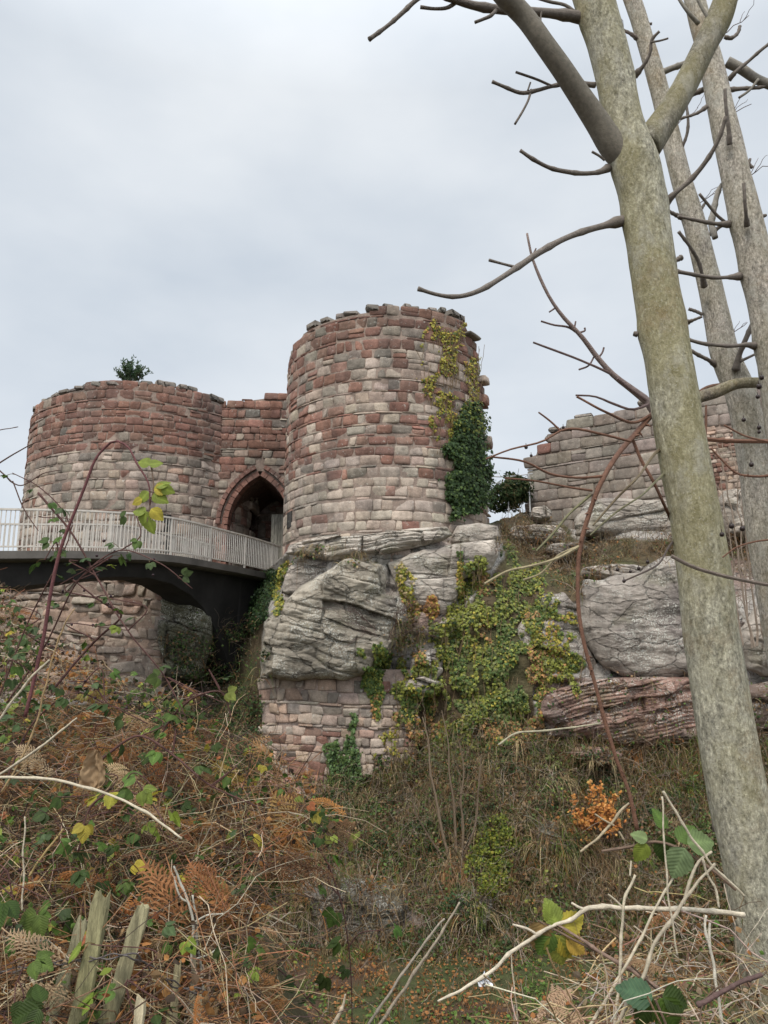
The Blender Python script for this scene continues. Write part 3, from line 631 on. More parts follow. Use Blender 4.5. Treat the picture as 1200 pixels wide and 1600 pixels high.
PALE = (.43, .375, .32); GREY = (.37, .32, .27); LICH = (.315, .275, .22); REDR = (.31, .19, .15)
rock('big layered overhanging grey outcrop with pale lichen, above the pink masonry patch', [(408,1060),(408,1010),(411,968),(440,945),(468,915),(500,895),(545,876),(598,884),(604,905),(600,930),(625,935),(640,965),(620,1000),(600,1025),(572,1054),(545,1064),(500,1064),(455,1062)], 20.72, .6, LICH, seed=1, cell=(1.6, .32), tilt=.28, jamp=.14, na=260, nr=80)
rock('sloping pale slab at the foot of the taller tower, left end beside ivy', [(438,935),(448,890),(470,872),(520,878),(540,885),(500,900),(470,925),(445,948)], 21.9, .35, PALE, seed=2, cell=(1.2, .4))
rock('long cracked ledge of rock directly beneath the taller tower', [(450,866),(452,852),(500,840),(560,838),(640,826),(700,822),(706,836),(690,846),(640,858),(610,866),(560,872),(520,876),(480,868)], 21.55, .42, PALE, seed=3, cell=(.9, .22), tilt=-.12, nr=60, na=240)
rock('smooth pale slab right of the lichened outcrop, streaked, below the tower ledge', [(604,880),(640,866),(700,850),(775,842),(778,868),(770,890),(724,905),(718,935),(695,960),(668,962),(650,948),(628,935),(612,905)], 21.5, .42, PALE, seed=4, cell=(1.6, .7), tilt=.1, jamp=.08, nr=60, na=240)
rock('rounded pale boulder just right of the tower foot among dry grass', [(706,836),(712,822),(745,818),(778,824),(782,842),(770,852),(730,856),(708,850)], 22.3, .4, PALE, seed=5, cell=(1.4, .5), jamp=.05)
rock('small wedge of rock beside the bare twiggy bush', [(583,965),(600,940),(618,930),(621,950),(612,962)], 20.7, .15, PALE, seed=6, nr=20, na=70)
rock('small pale triangular stone poking out of the ivy', [(666,980),(690,972),(712,962),(704,985),(690,998),(676,990)], 20.9, .18, PALE, seed=7, nr=20, na=70)
rock('big purple grey boulder speckled with white lichen, beside the thick mossy trunk', [(905,980),(903,925),(912,906),(935,908),(965,900),(1000,898),(1012,884),(1035,870),(1060,870),(1092,900),(1112,960),(1108,1040),(1080,1058),(1010,1060),(975,1056),(945,1044),(925,1025)], 20.9, .6, (.30, .26, .225), seed=8, cell=(3.2, 1.6), tilt=-.1, jamp=.07, na=240, nr=70)
rock('layered grey boulder at the frame edge right of the mossy trunk', [(1158,1010),(1162,975),(1180,945),(1215,925),(1270,915),(1310,960),(1312,1040),(1280,1062),(1190,1058),(1165,1045)], 20.0, .6, GREY, seed=9, cell=(2.2, .28), tilt=.15, jamp=.10, na=200, nr=60)
rock('long flat pale ledge in front of the curtain wall', [(898,838),(900,806),(918,786),(940,778),(1000,783),(1060,782),(1130,786),(1160,810),(1158,838),(1060,838),(980,838)], 25.4, .5, GREY, seed=10, cell=(2.6, .5), tilt=-.1, jamp=.10, na=240, nr=50)
rock('grey ledge behind the mossy trunk near the second trunk', [(1110,790),(1130,766),(1180,765),(1260,770),(1300,800),(1290,845),(1190,845),(1130,835)], 23.6, .5, GREY, seed=11, cell=(1.8, .4), jamp=.08)
rock('small pale boulder at the left foot of the curtain wall', [(830,806),(832,793),(850,790),(862,800),(858,812),(838,814)], 26.8, .3, PALE, seed=12, nr=24, na=80)
rock('low pale boulder in brown grass below the curtain wall', [(792,838),(800,824),(835,820),(872,824),(884,834),(880,846),(840,848),(800,846)], 25.0, .4, PALE, seed=13, nr=34, na=120)
rock('narrow pale stone lying right of the low boulder in brown grass', [(852,862),(856,852),(885,848),(905,846),(920,856),(900,868),(870,872)], 24.4, .3, PALE, seed=27, nr=28, na=100)
rock('pale ledge showing through dry grass above the purple boulder', [(906,900),(908,888),(940,882),(990,882),(1010,888),(1004,898),(960,904),(925,904)], 22.5, .3, PALE, seed=14, nr=34, na=130)
rock('pale rock face hung with yellow ivy, left of the purple boulder', [(806,1052),(806,985),(818,962),(842,955),(848,930),(880,925),(905,950),(915,1000),(935,1040),(925,1060),(870,1068),(820,1066)], 21.15, .35, GREY, seed=15, cell=(1.4, .6), jamp=.09, na=200, nr=50)
rock('layered reddish sandstone bed beneath the purple boulder', [(838,1118),(850,1085),(900,1066),(960,1058),(1070,1058),(1120,1070),(1118,1130),(1080,1160),(1010,1166),(960,1164),(905,1150),(860,1140)], 20.6, .55, REDR, seed=16, cell=(2.0, .16), tilt=-.22, jamp=.13, na=260, nr=80)
rock('thin red ledge low among brambles under the red bed', [(890,1178),(900,1168),(945,1168),(972,1176),(965,1188),(920,1192)], 20.0, .3, REDR, seed=17, nr=28, na=110)
rock('low grey sandstone block with bedding lines at the foot of the bank', [(470,1398),(474,1380),(515,1372),(570,1378),(625,1392),(640,1410),(634,1448),(622,1470),(580,1482),(530,1482),(500,1470),(478,1440)], 17.7, .55, (.16, .145, .12), seed=18, cell=(2.5, .4), tilt=.12, jamp=.09, na=220, nr=60)
rock('dark mossy block left of the low grey block, under brambles', [(400,1400),(404,1368),(440,1358),(472,1366),(474,1400),(455,1420),(420,1424)], 18.2, .4, (.09, .085, .06), seed=19, na=130, nr=40)
rock('pale block edge between brown grass tufts, near the rusty fern clump', [(706,1436),(712,1404),(740,1396),(768,1402),(772,1430),(750,1444),(720,1442)], 17.5, .4, (.17, .15, .12), seed=20, na=130, nr=40)
rock('weathered slab half covered in vegetation below the orange bush', [(836,1325),(838,1296),(860,1284),(905,1292),(920,1315),(912,1334),(870,1340)], 18.6, .3, (.19, .17, .13), seed=21, na=130, nr=40)
rock('slab tucked under the big outcrop right of the masonry patch', [(628,1080),(634,1064),(662,1056),(690,1066),(688,1080),(655,1088)], 20.95, .3, PALE, seed=22, na=110, nr=34)
rock('square pale rock between two ivy strands', [(640,1058),(642,1030),(660,1018),(690,1012),(692,1050),(680,1066)], 21.0, .25, PALE, seed=23, na=110, nr=34)
rock('sloping red rock foot below the masonry patch, behind bramble leaves', [(410,1250),(408,1210),(425,1202),(450,1212),(480,1234),(508,1262),(522,1292),(500,1300),(460,1280)], 20.8, .35, (.36, .19, .15), seed=24, cell=(1.6, .22), tilt=-.5, jamp=.08, na=160, nr=44)
rock('dark greenish rock pillar beside the bridge pier, mossy', [(250,990),(254,930),(262,904),(300,902),(330,918),(336,960),(330,1010),(316,1060),(262,1060)], 25.3, .7, (.13, .125, .085), seed=25, cell=(.9, .4), jamp=.16, na=200, nr=50)
rock('brown rock face glimpsed right of the mossy trunk, under roots', [(1150,1150),(1150,1075),(1190,1066),(1290,1068),(1310,1130),(1290,1180),(1190,1190)], 19.6, .4, (.17, .12, .095), seed=26, na=170, nr=44)

# ------------------------------------------------------------------ footbridge
BP = np.array([(-16.5,17.2,2.6),(-13,18.2,2.9),(-9.9,19.4,3.11),(-7.95,20.3,3.25),(-6.45,21.6,3.38),(-5.2,24.2,3.48),(-4.15,26.6,3.5),(-3.75,27.75,3.5)])
N = 240; FE = spline(BP, N); dT = norm(np.gradient(FE[:, :2], axis=0)); nL = np.stack([-dT[:, 1], dT[:, 0]], -1)   # to the far-left side
NL3 = np.c_[nL, np.zeros(N)]; WD = 2.3
BE = FE+NL3*WD
fb = thing('footbridge', (-8, 21, 2.2), 'curved footbridge with white metal railings leading to the gate arch', 'footbridge')
dk = MB(); up = np.array([0, 0, 1.])
def sweep(prof): return np.stack([FE+NL3*a+up*b for a, b in prof], 1)
dk.grid(sweep([(0, 0), (0, -.20), (.12, -.24), (WD-.12, -.24), (WD, -.2), (WD, 0), (0, 0)]), (.10, .09, .08)); make('deck', dk, M_CONC, fb)  # deck colour darkened too, to carry the shade on its underside
pxf, pyf = proj(FE); und = np.interp(pxf, [-400, -100, 30, 120, 200, 260, 300, 330, 350, 370, 395, 410], [935, 922, 912, 902, 897, 900, 910, 928, 950, 985, 1050, 1130])
Yi = FE[:, 1]; zb = W(pxf, und, Yi)[:, 2]; zb = np.where(pxf > 398, -2.5, zb); zb = np.minimum(zb, FE[:, 2]-.5); zb = np.where(pxf > 398, np.minimum(zb, -1.5), zb)
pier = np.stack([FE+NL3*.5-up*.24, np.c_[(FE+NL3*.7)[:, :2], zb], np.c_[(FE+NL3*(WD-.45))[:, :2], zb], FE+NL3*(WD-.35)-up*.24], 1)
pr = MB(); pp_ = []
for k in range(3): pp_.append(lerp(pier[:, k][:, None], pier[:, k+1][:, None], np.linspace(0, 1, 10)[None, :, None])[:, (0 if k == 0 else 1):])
pr.grid(np.concatenate(pp_, 1), (.028, .026, .025)); make('arched_beam', pr, M_CONC, fb, smooth_=False)  # beam coloured near-black: shade under the bridge painted into the concrete
RC = (.52, .475, .42); nb_total = 0
arc = np.r_[0, np.cumsum(np.linalg.norm(np.diff(FE, axis=0), axis=1))]
def at_s(A, s): return np.array([np.interp(s, arc, A[:, k]) for k in range(3)]).T
for side, A, off_ in (('near', FE+NL3*.06, 1), ('far', FE+NL3*(WD-.06), -1)):
    ra = MB(); 
    def rail(zr, w, h):
        a = A+up*zr; n3 = NL3*w/2
        ra.grid(np.stack([a-n3-up*h/2, a-n3+up*h/2, a+n3+up*h/2, a+n3-up*h/2, a-n3-up*h/2], 1), RC)
    rail(1.10, .07, .05); rail(.12, .04, .04)
    R_ = make('railing', ra, M_RAIL, fb)
    S0, S1 = (arc[-1]*.12, arc[-1]-.15); ss = np.arange(S0, S1, .108); Pb = at_s(A, ss); tb = at_s(np.c_[dT, np.zeros(N)], ss)
    pxb, _ = proj(Pb); order = np.argsort(np.abs(pxb-230)); 
    vis = [i for i in order if -10 < pxb[i] < 455][: 100 if side == 'near' else 0]; visset = set(vis); rest = MB()
    for i in range(len(ss)):
        t3 = norm(tb[i][None])[0]; Rm = np.stack([t3, np.cross(up, t3), up], 1); m = MB() if i in visset else rest
        m.box(Pb[i]+up*.6, (.024, .028, .96), Rm, np.array(RC)*rng.uniform(.94, 1.04))
        if i in visset:
            q = make('baluster', m, M_RAIL, fb)
    if rest.n: make('baluster_row', rest, M_RAIL, fb, kind='stuff')
    for s in np.arange(S0, S1, 1.9):
        m = MB(); p = at_s(A, np.array([s]))[0]; t3 = norm(at_s(np.c_[dT, np.zeros(N)], np.array([s])))[0]; m.box(p+up*.52, (.05, .06, 1.12), np.stack([t3, np.cross(up, t3), up], 1), RC, .006)
        make('post', m, M_RAIL, fb)

# ------------------------------------------------------------------ VEGETATION: tools
def bvh_of(objs):
    Vs, Fs, n = [], [], 0
    for o in objs:
        me = o.data; v = np.empty(len(me.vertices)*3, np.float32); me.vertices.foreach_get('co', v); v = v.reshape(-1, 3)+BASE[o]
        me.calc_loop_triangles(); t = np.empty(len(me.loop_triangles)*3, np.int32); me.loop_triangles.foreach_get('vertices', t)
        Vs.append(v); Fs.append(t.reshape(-1, 3)+n); n += len(v)
    return BVHTree.FromPolygons(np.concatenate(Vs).tolist(), np.concatenate(Fs).tolist())
SOLID = bvh_of([o for o in C.objects if o.type == 'MESH' and o.name.split('.')[0] in ('cliff_terrain', 'ground', 'wall', 'rock_outcrop', 'masonry_underpinning', 'retaining_wall', 'arched_beam') ])
def cast(px, py):
    d = W(px, py, 1.0); d = norm(d); P, Nn, ok = [], [], []
    for q in d:
        h = SOLID.ray_cast((0, 0, 0), Vector(q), 200)
        ok.append(h[0] is not None); P.append(tuple(h[0]) if h[0] else (0, 0, 0)); Nn.append(tuple(h[1]) if h[0] else (0, 0, 1))
    P, Nn, ok = np.array(P), np.array(Nn), np.array(ok); fl = (Nn*d).sum(1) > 0; Nn[fl] *= -1
    return P[ok], Nn[ok], ok
def inside_pts(poly, n, ragged=0., seed=0):
    a = np.array(poly, float); lo, hi = a.min(0)-ragged, a.max(0)+ragged; px = rng.uniform(lo[0], hi[0], n*4); py = rng.uniform(lo[1], hi[1], n*4)
    j = np.stack([px/22, py/22, px*0+seed], -1); k = inpoly(px+ragged*vn(j)*1.6, py+ragged*vn(j+9)*1.6, poly); px, py = px[k][:n], py[k][:n]; return px, py
def frames(nr, yd, jn=.4, jy=.4):
    n = len(nr); nr = norm(nr+rng.normal(0, jn, (n, 3))); yd = norm(yd+rng.normal(0, jy, (n, 3))); x = norm(np.cross(yd, nr)); y = np.cross(nr, x)
    return np.stack([x, y, nr], -1)
def pal(cols, w, n, var=.2):
    c = np.array(cols)[rng.choice(len(cols), n, p=np.array(w)/sum(w))]; return c*rng.uniform(1-var, 1+var, (n, 1))*rng.normal(1, .05, (n, 3))
KITE = (np.array([[0, 0, 0], [.42, .38, -.12], [.30, .72, -.1], [0, 1, -.12], [-.30, .72, -.1], [-.42, .38, -.12], [0, .45, .05]]), [np.array([[0, 1, 6], [1, 2, 6], [2, 3, 6], [3, 4, 6], [4, 5, 6], [5, 0, 6]])], np.ones(7))
IVYL = (np.array([[0, 0, 0], [.30, -.12, -.06], [.36, .18, 0], [.58, .42, -.1], [.24, .56, 0], [0, 1, -.14], [-.24, .56, 0], [-.58, .42, -.1], [-.36, .18, 0], [-.30, -.12, -.06], [0, .3, .05]]),
        [np.array([[k, (k+1) % 10, 10] for k in range(10)])], np.ones(11))
def bramble_leaf():
    n, m = 15, 7; t = np.linspace(0, 1, n); w = .40*np.sin(np.pi*np.clip(t, 0, 1)**.72)**.85; w[-1] = 0; s = np.linspace(-1, 1, m)
    V = np.zeros((n, m, 3)); 
    for i in range(n):
        ww = w[i]*(1+(.09 if i % 2 else -.05)*1.0); e = np.abs(s)
        V[i, :, 0] = s*ww; V[i, :, 1] = t[i]-.05*e*w[i]+(.02*(i % 2))*(e == 1); V[i, :, 2] = -.22*t[i]**2+.18*e*w[i]-.35*(e*w[i])**2+.018*np.sin(t[i]*40)*e
    V = V.reshape(-1, 3); idx = np.arange(n*m).reshape(n, m); q = np.stack([idx[:-1, :-1], idx[:-1, 1:], idx[1:, 1:], idx[1:, :-1]], -1).reshape(-1, 4)
    return (V, [q], np.where(np.abs(V[:, 0]) < .01, 1.35, 1.))
BLEAF = bramble_leaf()
def frond_tpl(np_=15, nn=8, droop=.55, curl=.35, seed=1):
    r = np.random.default_rng(seed); V, T = [], []; n = 0
    spine = lambda t: np.array([.10*np.sin(t*3+seed), t*(1-.12*t), -droop*t**2.2])
    K = 14; S = np.array([spine(t) for t in np.linspace(0, 1, K)]); w = np.linspace(.008, .002, K)
    for k in range(K-1):
        V += [S[k]+[-w[k], 0, 0], S[k]+[w[k], 0, 0], S[k+1]+[w[k+1], 0, 0], S[k+1]+[-w[k+1], 0, 0]]; T += [[n, n+1, n+2], [n, n+2, n+3]]; n += 4
    for k in range(np_):
        t = .16+.82*k/np_; p = spine(t); L_ = .36*(1-t)**.75*(.55+.45*min(1, t*4))+.02
        for s_ in (-1, 1):
            ang = .95+r.normal(0, .12); c = curl*(1+r.normal(0, .4)); d0 = np.array([s_*math.sin(ang), math.cos(ang), -.15+r.normal(0, .2)])
            m_ = max(3, int(nn*L_/.3)); tw = r.normal(0, .5)
            mid = [p+d0*L_*u+np.array([0, 0, -c*L_*u*u*1.5]) for u in np.linspace(0, 1, 5)]
            for a_, b_ in zip(mid[:-1], mid[1:]): V += [a_-[0, .004, 0], a_+[0, .004, .001], b_+[0, .003, .001], b_-[0, .003, 0]]; T += [[n, n+1, n+2], [n, n+2, n+3]]; n += 4
            for q in range(m_):
                u = (q+.3)/m_; b = p+d0*L_*u+np.array([0, 0, -c*L_*u*u*1.5]); pl = .040*(1-u)**.6*(.5+L_*1.6)+.005; dx = np.array([-s_*math.cos(ang), math.sin(ang), 0]); dz = np.array([0, 0, 1.])
                e = d0*L_/m_*.30
                for g_ in (-1, 1):
                    tip = b+g_*(dx*math.cos(tw)+dz*math.sin(tw)*.6)*pl*1.6+d0*pl*.5+np.array([0, 0, -.4*pl])
                    V += [b-e, b+e, tip+e*.25, tip-e*.4]; T += [[n, n+1, n+2], [n, n+2, n+3]]; n += 4
    return (np.array(V), [np.array(T)], r.uniform(.8, 1.15, n))
FRONDS = [frond_tpl(15, 8, d, c, i) for i, (d, c) in enumerate([(.55, .5), (.9, .9), (.35, .35), (.7, 1.3)])]
def blades(mb, P, D, Ln, w, droop, cols, K=4):
    n = len(P); Ln = np.broadcast_to(Ln, n); D = norm(D); sd = norm(np.cross(D, rng.normal(0, 1, (n, 3)))); t = np.linspace(0, 1, K)
    c = P[:, None]+D[:, None]*(Ln[:, None]*t)[..., None]+np.array([0, 0, -1.])*((droop*Ln)[:, None]*t**2)[..., None]
    ww = (np.broadcast_to(w, n)[:, None]*(1-t**1.5*.85))[..., None]*sd[:, None]
    V = np.stack([c-ww, c+ww], 2).reshape(n, K*2, 3); f = np.array([[2*k, 2*k+1, 2*k+3, 2*k+2] for k in range(K-1)])
    mb.add(V, [(f[None]+(np.arange(n)*2*K)[:, None, None]).reshape(-1, 4)], np.repeat(cols, 2*K, 0))
def wiggle(P, D, Ln, K=6, amp=.12, droop=0.):
    n = len(P); t = np.linspace(0, 1, K); D = norm(D); Q = P[:, None]+D[:, None]*(np.broadcast_to(Ln, n)[:, None]*t)[..., None]
    Q = Q+np.cumsum(rng.normal(0, 1, (n, K, 3)), 1)*(amp*np.broadcast_to(Ln, n)/K)[:, None, None]*np.r_[0, np.ones(K-1)][None, :, None]
    Q[..., 2] -= (np.broadcast_to(droop, n)*np.broadcast_to(Ln, n))[:, None]*t**2; return Q
def grow(P, D, Ln, r, depth, nch=3, spread=.6, up_=.2, K=6, shrink=.6, amp=.25):
    """bare twig system: list of (polylines, radii)"""
    out_ = []; P = np.atleast_2d(P); D = np.atleast_2d(D); Ln = np.full(len(P), Ln, float)*rng.uniform(.7, 1.2, len(P)); 
    for d in range(depth):
        Q = wiggle(P, D, Ln, K, amp); rr = r*np.linspace(1, .55, K)[None]*np.ones((len(P), 1)); out_.append((Q, rr))
        n = len(P); i = np.repeat(np.arange(n), nch); t = rng.uniform(.3, 1., n*nch); k = np.minimum((t*(K-1)).astype(int), K-2); f = (t*(K-1)-k)[:, None]
        P = Q[i, k]*(1-f)+Q[i, k+1]*f; D = norm(norm(Q[i, -1]-Q[i, 0])+rng.normal(0, spread, (n*nch, 3))+np.array([0, 0, up_])); Ln = Ln[i]*shrink*rng.uniform(.6, 1.2, n*nch); r = r*.62
    return out_
def ball(mb, c, r, col, n=6):
    th = np.linspace(0, np.pi, n+1); ph = np.linspace(0, 2*np.pi, 8, endpoint=False); T_, P_ = np.meshgrid(th, ph, indexing='ij')
    mb.grid(np.asarray(c)+r*np.stack([np.sin(T_)*np.cos(P_), np.sin(T_)*np.sin(P_), np.cos(T_)], -1), col, wrap=True)
def pxline(pts, n, wiggle_=0.0):
    """pts: (px, py, Y, width_px) -> world points, radii"""
    a = spline(np.array(pts, float), n); Wd = W(a[:, 0], a[:, 1], a[:, 2]); r = np.maximum(a[:, 3], .3)/2/F*camd(Wd)
    if wiggle_: Wd = Wd+(np.stack([fbm(Wd*3+k*7, 1, 3) for k in range(3)], -1))*wiggle_
    return Wd, r

# ------------------------------------------------------------------ ivy and bank cover
GR_D, GR_M, GR_Y, YEL, ORG, RUST, STRAW, BRN, DKB = (.030,.055,.018), (.075,.115,.03), (.20,.215,.045), (.33,.27,.05), (.36,.19,.075), (.27,.12,.04), (.40,.31,.17), (.19,.12,.06), (.085,.055,.033)
def ivy(label, poly, n, size, colf, lift=.12, ragged=10, dens=0., seed=0, name='ivy', stems=0, tpl=IVYL, down=1., thick=None, cat='ivy'):
    px, py = inside_pts(poly, n, ragged, seed)
    if dens: k = vn(np.stack([px/16, py/26, px*0+seed], -1))*.6+vn(np.stack([px/6, py/9, px*0+seed], -1))*.5 > dens-.5; px, py = px[k], py[k]
    P, Nn, ok = cast(px, py); px, py = px[ok], py[ok]; n = len(P)
    T = P+Nn*(rng.uniform(.01, 1, (n, 1))**1.5*lift)*(1+1.2*np.maximum(0, fbm(P, 1.6, 3)))[:, None]; s = rng.uniform(*size, n)
    Mx = frames(norm(Nn+np.array([0, -.35, .35])), np.tile([0, 0, -down], (n, 1))+Nn*.3, .38, .5)*s[:, None, None]
    mb = MB(); mb.inst(tpl, Mx, T, colf(px, py, P, n)); t = thing(name, P.mean(0)*[1, 1, 0]+[0, 0, P[:, 2].min()], label, cat)
    if stems:
        i = rng.integers(0, n, stems); Q = P[i]+Nn[i]*.03; Q = wiggle(Q-[0, 0, .5], np.tile([0, 0, 1.], (stems, 1))+rng.normal(0, .12, (stems, 3)), rng.uniform(.4, 1.1, stems), 6, .12)
        mb.tubes(Q, .007, 4, (.20, .14, .08))
    make('leaves', mb, M_IVY, t)
    return t
def mixp(*ent):
    def f(px, py, P, n):
        w = np.stack([np.broadcast_to(e[1](px, py, P) if callable(e[1]) else e[1], n) for e in ent], 1).clip(0); w = w/w.sum(1, keepdims=True)
        i = (rng.random(n)[:, None] > np.cumsum(w, 1)).sum(1).clip(0, len(ent)-1); c = np.array([e[0] for e in ent])[i]; return c*rng.uniform(.7, 1.35, (n, 1))
    return f
nzp = lambda px, py, s, k=0: vn(np.stack([px/s, py/s, px*0+k], -1))
ivy('sparse yellow ivy strands climbing the upper flank of the taller tower', [(655,528),(680,505),(700,520),(728,505),(738,545),(748,600),(748,640),(735,660),(700,690),(676,675),(668,620),(652,580)], 4200, (.05, .095), mixp((YEL, 1), ((.26, .25, .05), .9), (ORG, .15), (GR_M, .3)), .07, 10, .5, 1, stems=150)
ivy('dense dark green ivy bushing out at the right foot of the taller tower', [(694,690),(712,655),(720,632),(742,628),(750,650),(754,690),(768,722),(782,768),(774,792),(745,800),(708,806),(698,780),(700,735)], 7500, (.06, .11), mixp((GR_D, 1), (GR_M, .35), (GR_Y, lambda x, y, P: .3*(y < 680))), .3, 8, 0, 2)
big = [(722,878),(748,862),(800,862),(850,885),(880,900),(893,940),(850,960),(870,1000),(905,1050),(880,1075),(845,1100),(832,1165),(790,1195),(745,1205),(690,1195),(650,1170),(632,1120),(628,1060),(640,1010),(662,1000),(672,960),(690,970),(715,940)]
orange = lambda x, y, P: 1.5*smooth(.12, .4, nzp(x, y, 38, 4)+.5*((np.abs(x-668) < 22) & (y > 1085))+.35*((x > 820) & (y > 960))-.25)
ivy('great curtain of green and yellow ivy covering the cliff face, with orange patches', big, 30000, (.045, .10), mixp((GR_Y, lambda x, y, P: .9+1.2*nzp(x, y, 30)), (GR_M, lambda x, y, P: .5-.8*nzp(x, y, 30)), (GR_D, .12), ((.15,.16,.06), .5), (YEL, lambda x, y, P: .08+.5*nzp(x, y, 24, 2)), ((.30,.18,.08), orange), (ORG, orange)), .10, 20, .40, 3, stems=260)
ivy('ivy strand dropping between the outcrop and square pale rock', [(562,1018),(590,1012),(606,1030),(596,1058),(604,1090),(588,1118),(572,1100),(560,1080),(570,1050)], 1500, (.06, .1), mixp((GR_M, 1), (GR_Y, .7), (ORG, lambda x, y, P: .8*(y > 1085))), .1, 7, .1, 5)
ivy('pale green ivy fan climbing from below the masonry patch', [(512,1290),(510,1215),(512,1170),(524,1150),(530,1185),(540,1150),(544,1110),(552,1112),(552,1165),(566,1170),(572,1215),(560,1290),(540,1310)], 3200, (.05, .085), mixp((GR_M, 1), ((.10, .16, .06), 1), (GR_D, .3)), .1, 5, .05, 6)
ivy('yellow ivy fringe on the outcrop edge beside the bridge pier', [(426,958),(428,910),(436,880),(448,872),(446,905),(440,940),(434,962)], 700, (.06, .1), mixp((GR_Y, 1), (YEL, .7), (GR_M, .5)), .1, 4, 0, 7)
ivy('yellow green ivy tuft in the cleft above the bare twiggy bush', [(618,885),(632,880),(640,905),(650,945),(656,965),(640,960),(624,930)], 900, (.06, .1), mixp((GR_Y, 1), (YEL, .5), (ORG, lambda x, y, P: .8*(y > 935)), (STRAW, .3)), .1, 6, .1, 8)
ivy('orange leaved ivy sprig on the streaked pale slab', [(668,960),(672,930),(686,925),(690,960),(678,968)], 380, (.05, .09), mixp((ORG, 1), (YEL, .4), (RUST, .4)), .08, 5, .1, 9)
ivy('thin ivy runner hanging down the streaked pale slab near its right side', [(712,930),(714,880),(722,878),(726,925),(722,945)], 420, (.05, .09), mixp((YEL, 1), (ORG, .6), (GR_Y, .6)), .08, 4, .1, 10)
ivy('thin yellow ivy vines creeping over the right part of the masonry patch', [(584,1200),(586,1150),(590,1120),(600,1150),(612,1130),(622,1120),(630,1160),(640,1200),(620,1210)], 700, (.05, .085), mixp((GR_Y, 1), (YEL, 1), (STRAW, .3)), .06, 6, .45, 11, stems=20)
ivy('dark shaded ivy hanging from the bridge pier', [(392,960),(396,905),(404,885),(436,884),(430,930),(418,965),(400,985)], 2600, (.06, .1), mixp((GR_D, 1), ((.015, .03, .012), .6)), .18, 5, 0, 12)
ivy('scattered yellow ivy strings on the pale rock face left of the purple boulder', [(822,1050),(828,990),(838,965),(850,1000),(862,955),(875,985),(890,950),(903,965),(900,1020),(880,1060),(850,1060)], 1100, (.055, .09), mixp((YEL, 1), (GR_Y, 1), (ORG, .4)), .07, 6, .4, 13)
# the bank: leaves, grass, twigs; all cast on the real slope
BANK = [(470,1215),(560,1215),(650,1190),(700,1190),(840,1165),(1000,1160),(1250,1150),(1250,1500),(460,1500),(400,1440),(420,1310),(500,1300)]
GAP = [(256,1000),(300,990),(330,1010),(352,960),(404,960),(410,1100),(414,1230),(420,1320),(200,1320),(200,1130),(262,1080)]
UPS = [(776,850),(790,800),(826,790),(840,815),(900,845),(1060,840),(1250,840),(1250,925),(1100,885),(1010,868),(920,905),(900,925),(850,890),(786,862)]
BED = [(880,1055),(1250,1050),(1250,1170),(850,1175),(860,1130)]
leafmb, blmb, twmb = MB(), MB(), MB()
_cast = cast
def castfar(px, py):
    P, Nn, ok = _cast(px, py); k = P[:, 1] > 11.5; i = np.where(ok)[0]; ok = ok.copy(); ok[i[~k]] = False; return P[k], Nn[k], ok
def cover(poly, nl, nb, nt_, lcol, bcol, lsz=(.05, .1), bl=(.2, .55), bw=.007, droop=1.2, keepn=None, lift=.25, out_dir=(0, -.5, .6), twl=(.3, .9), twc=None):
    LOW = [(478,1392),(520,1384),(628,1400),(632,1450),(600,1475),(505,1470)]
    if nl:
        px, py = inside_pts(poly, nl, 12, 3); q_ = ~(inpoly(px, py, LOW) & (rng.random(len(px)) < .93)); px, py = px[q_], py[q_]; k = nzp(px, py, 18, 5)+.5*nzp(px, py, 7, 2) > -.35; P, Nn, ok = castfar(px[k], py[k]); n = len(P); X, Y_ = px[k][ok], py[k][ok]
        T = P+Nn*rng.uniform(0, lift, (n, 1))*(.6+np.maximum(0, fbm(P, 1.5, 3)*2.2))[:, None]
        leafmb.inst(KITE, frames(norm(Nn+[0, -.2, .6]), rng.normal(0, 1, (n, 3))+[0, -.5, -.3], .5, .6)*rng.uniform(*lsz, n)[:, None, None], T, lcol(X, Y_, P, n))
    if nb:
        px, py = inside_pts(poly, nb, 12, 4); q_ = ~(inpoly(px, py, LOW) & (rng.random(len(px)) < .85)); px, py = px[q_], py[q_]; k = nzp(px, py, 20, 8)+.5*nzp(px, py, 9, 6) > -.2; P, Nn, ok = castfar(px[k], py[k]); n = len(P); X, Y_ = px[k][ok], py[k][ok]
        blades(blmb, P, Nn*.5+np.array(out_dir)+rng.normal(0, .45, (n, 3)), rng.uniform(*bl, n), rng.uniform(.5, 1.2, n)*bw, rng.uniform(.3, 1.3, n)*droop, bcol(X, Y_, P, n), 5)
    if nt_:
        px, py = inside_pts(poly, nt_, 12, 7); P, Nn, ok = castfar(px, py); n = len(P)
        Q = wiggle(P, Nn*.4+np.array([0, -.2, .7])+rng.normal(0, .5, (n, 3)), rng.uniform(*twl, n), 6, .3, rng.uniform(0, .5, n)); r = np.linspace(1, .4, 6)[None]*rng.uniform(.003, .008, (n, 1))
        twmb.tubes(Q, r, 4, twc(px[ok], py[ok], P, n) if twc else pal([BRN, DKB, (.2, .16, .12), (.3, .25, .19)], [4, 3, 3, 2], n), cap=False)
lc = mixp((GR_M, lambda x, y, P: .6+1.4*nzp(x, y, 45)), (GR_D, lambda x, y, P: .9+1.2*nzp(x, y, 50, 4)), (BRN, lambda x, y, P: .2-1.2*nzp(x, y, 45)), (DKB, .6), (GR_Y, lambda x, y, P: .1+.9*(nzp(x, y, 30, 6)-.3)), (RUST, lambda x, y, P: .06-.3*nzp(x, y, 60, 2)), ((.2, .15, .09), .25))
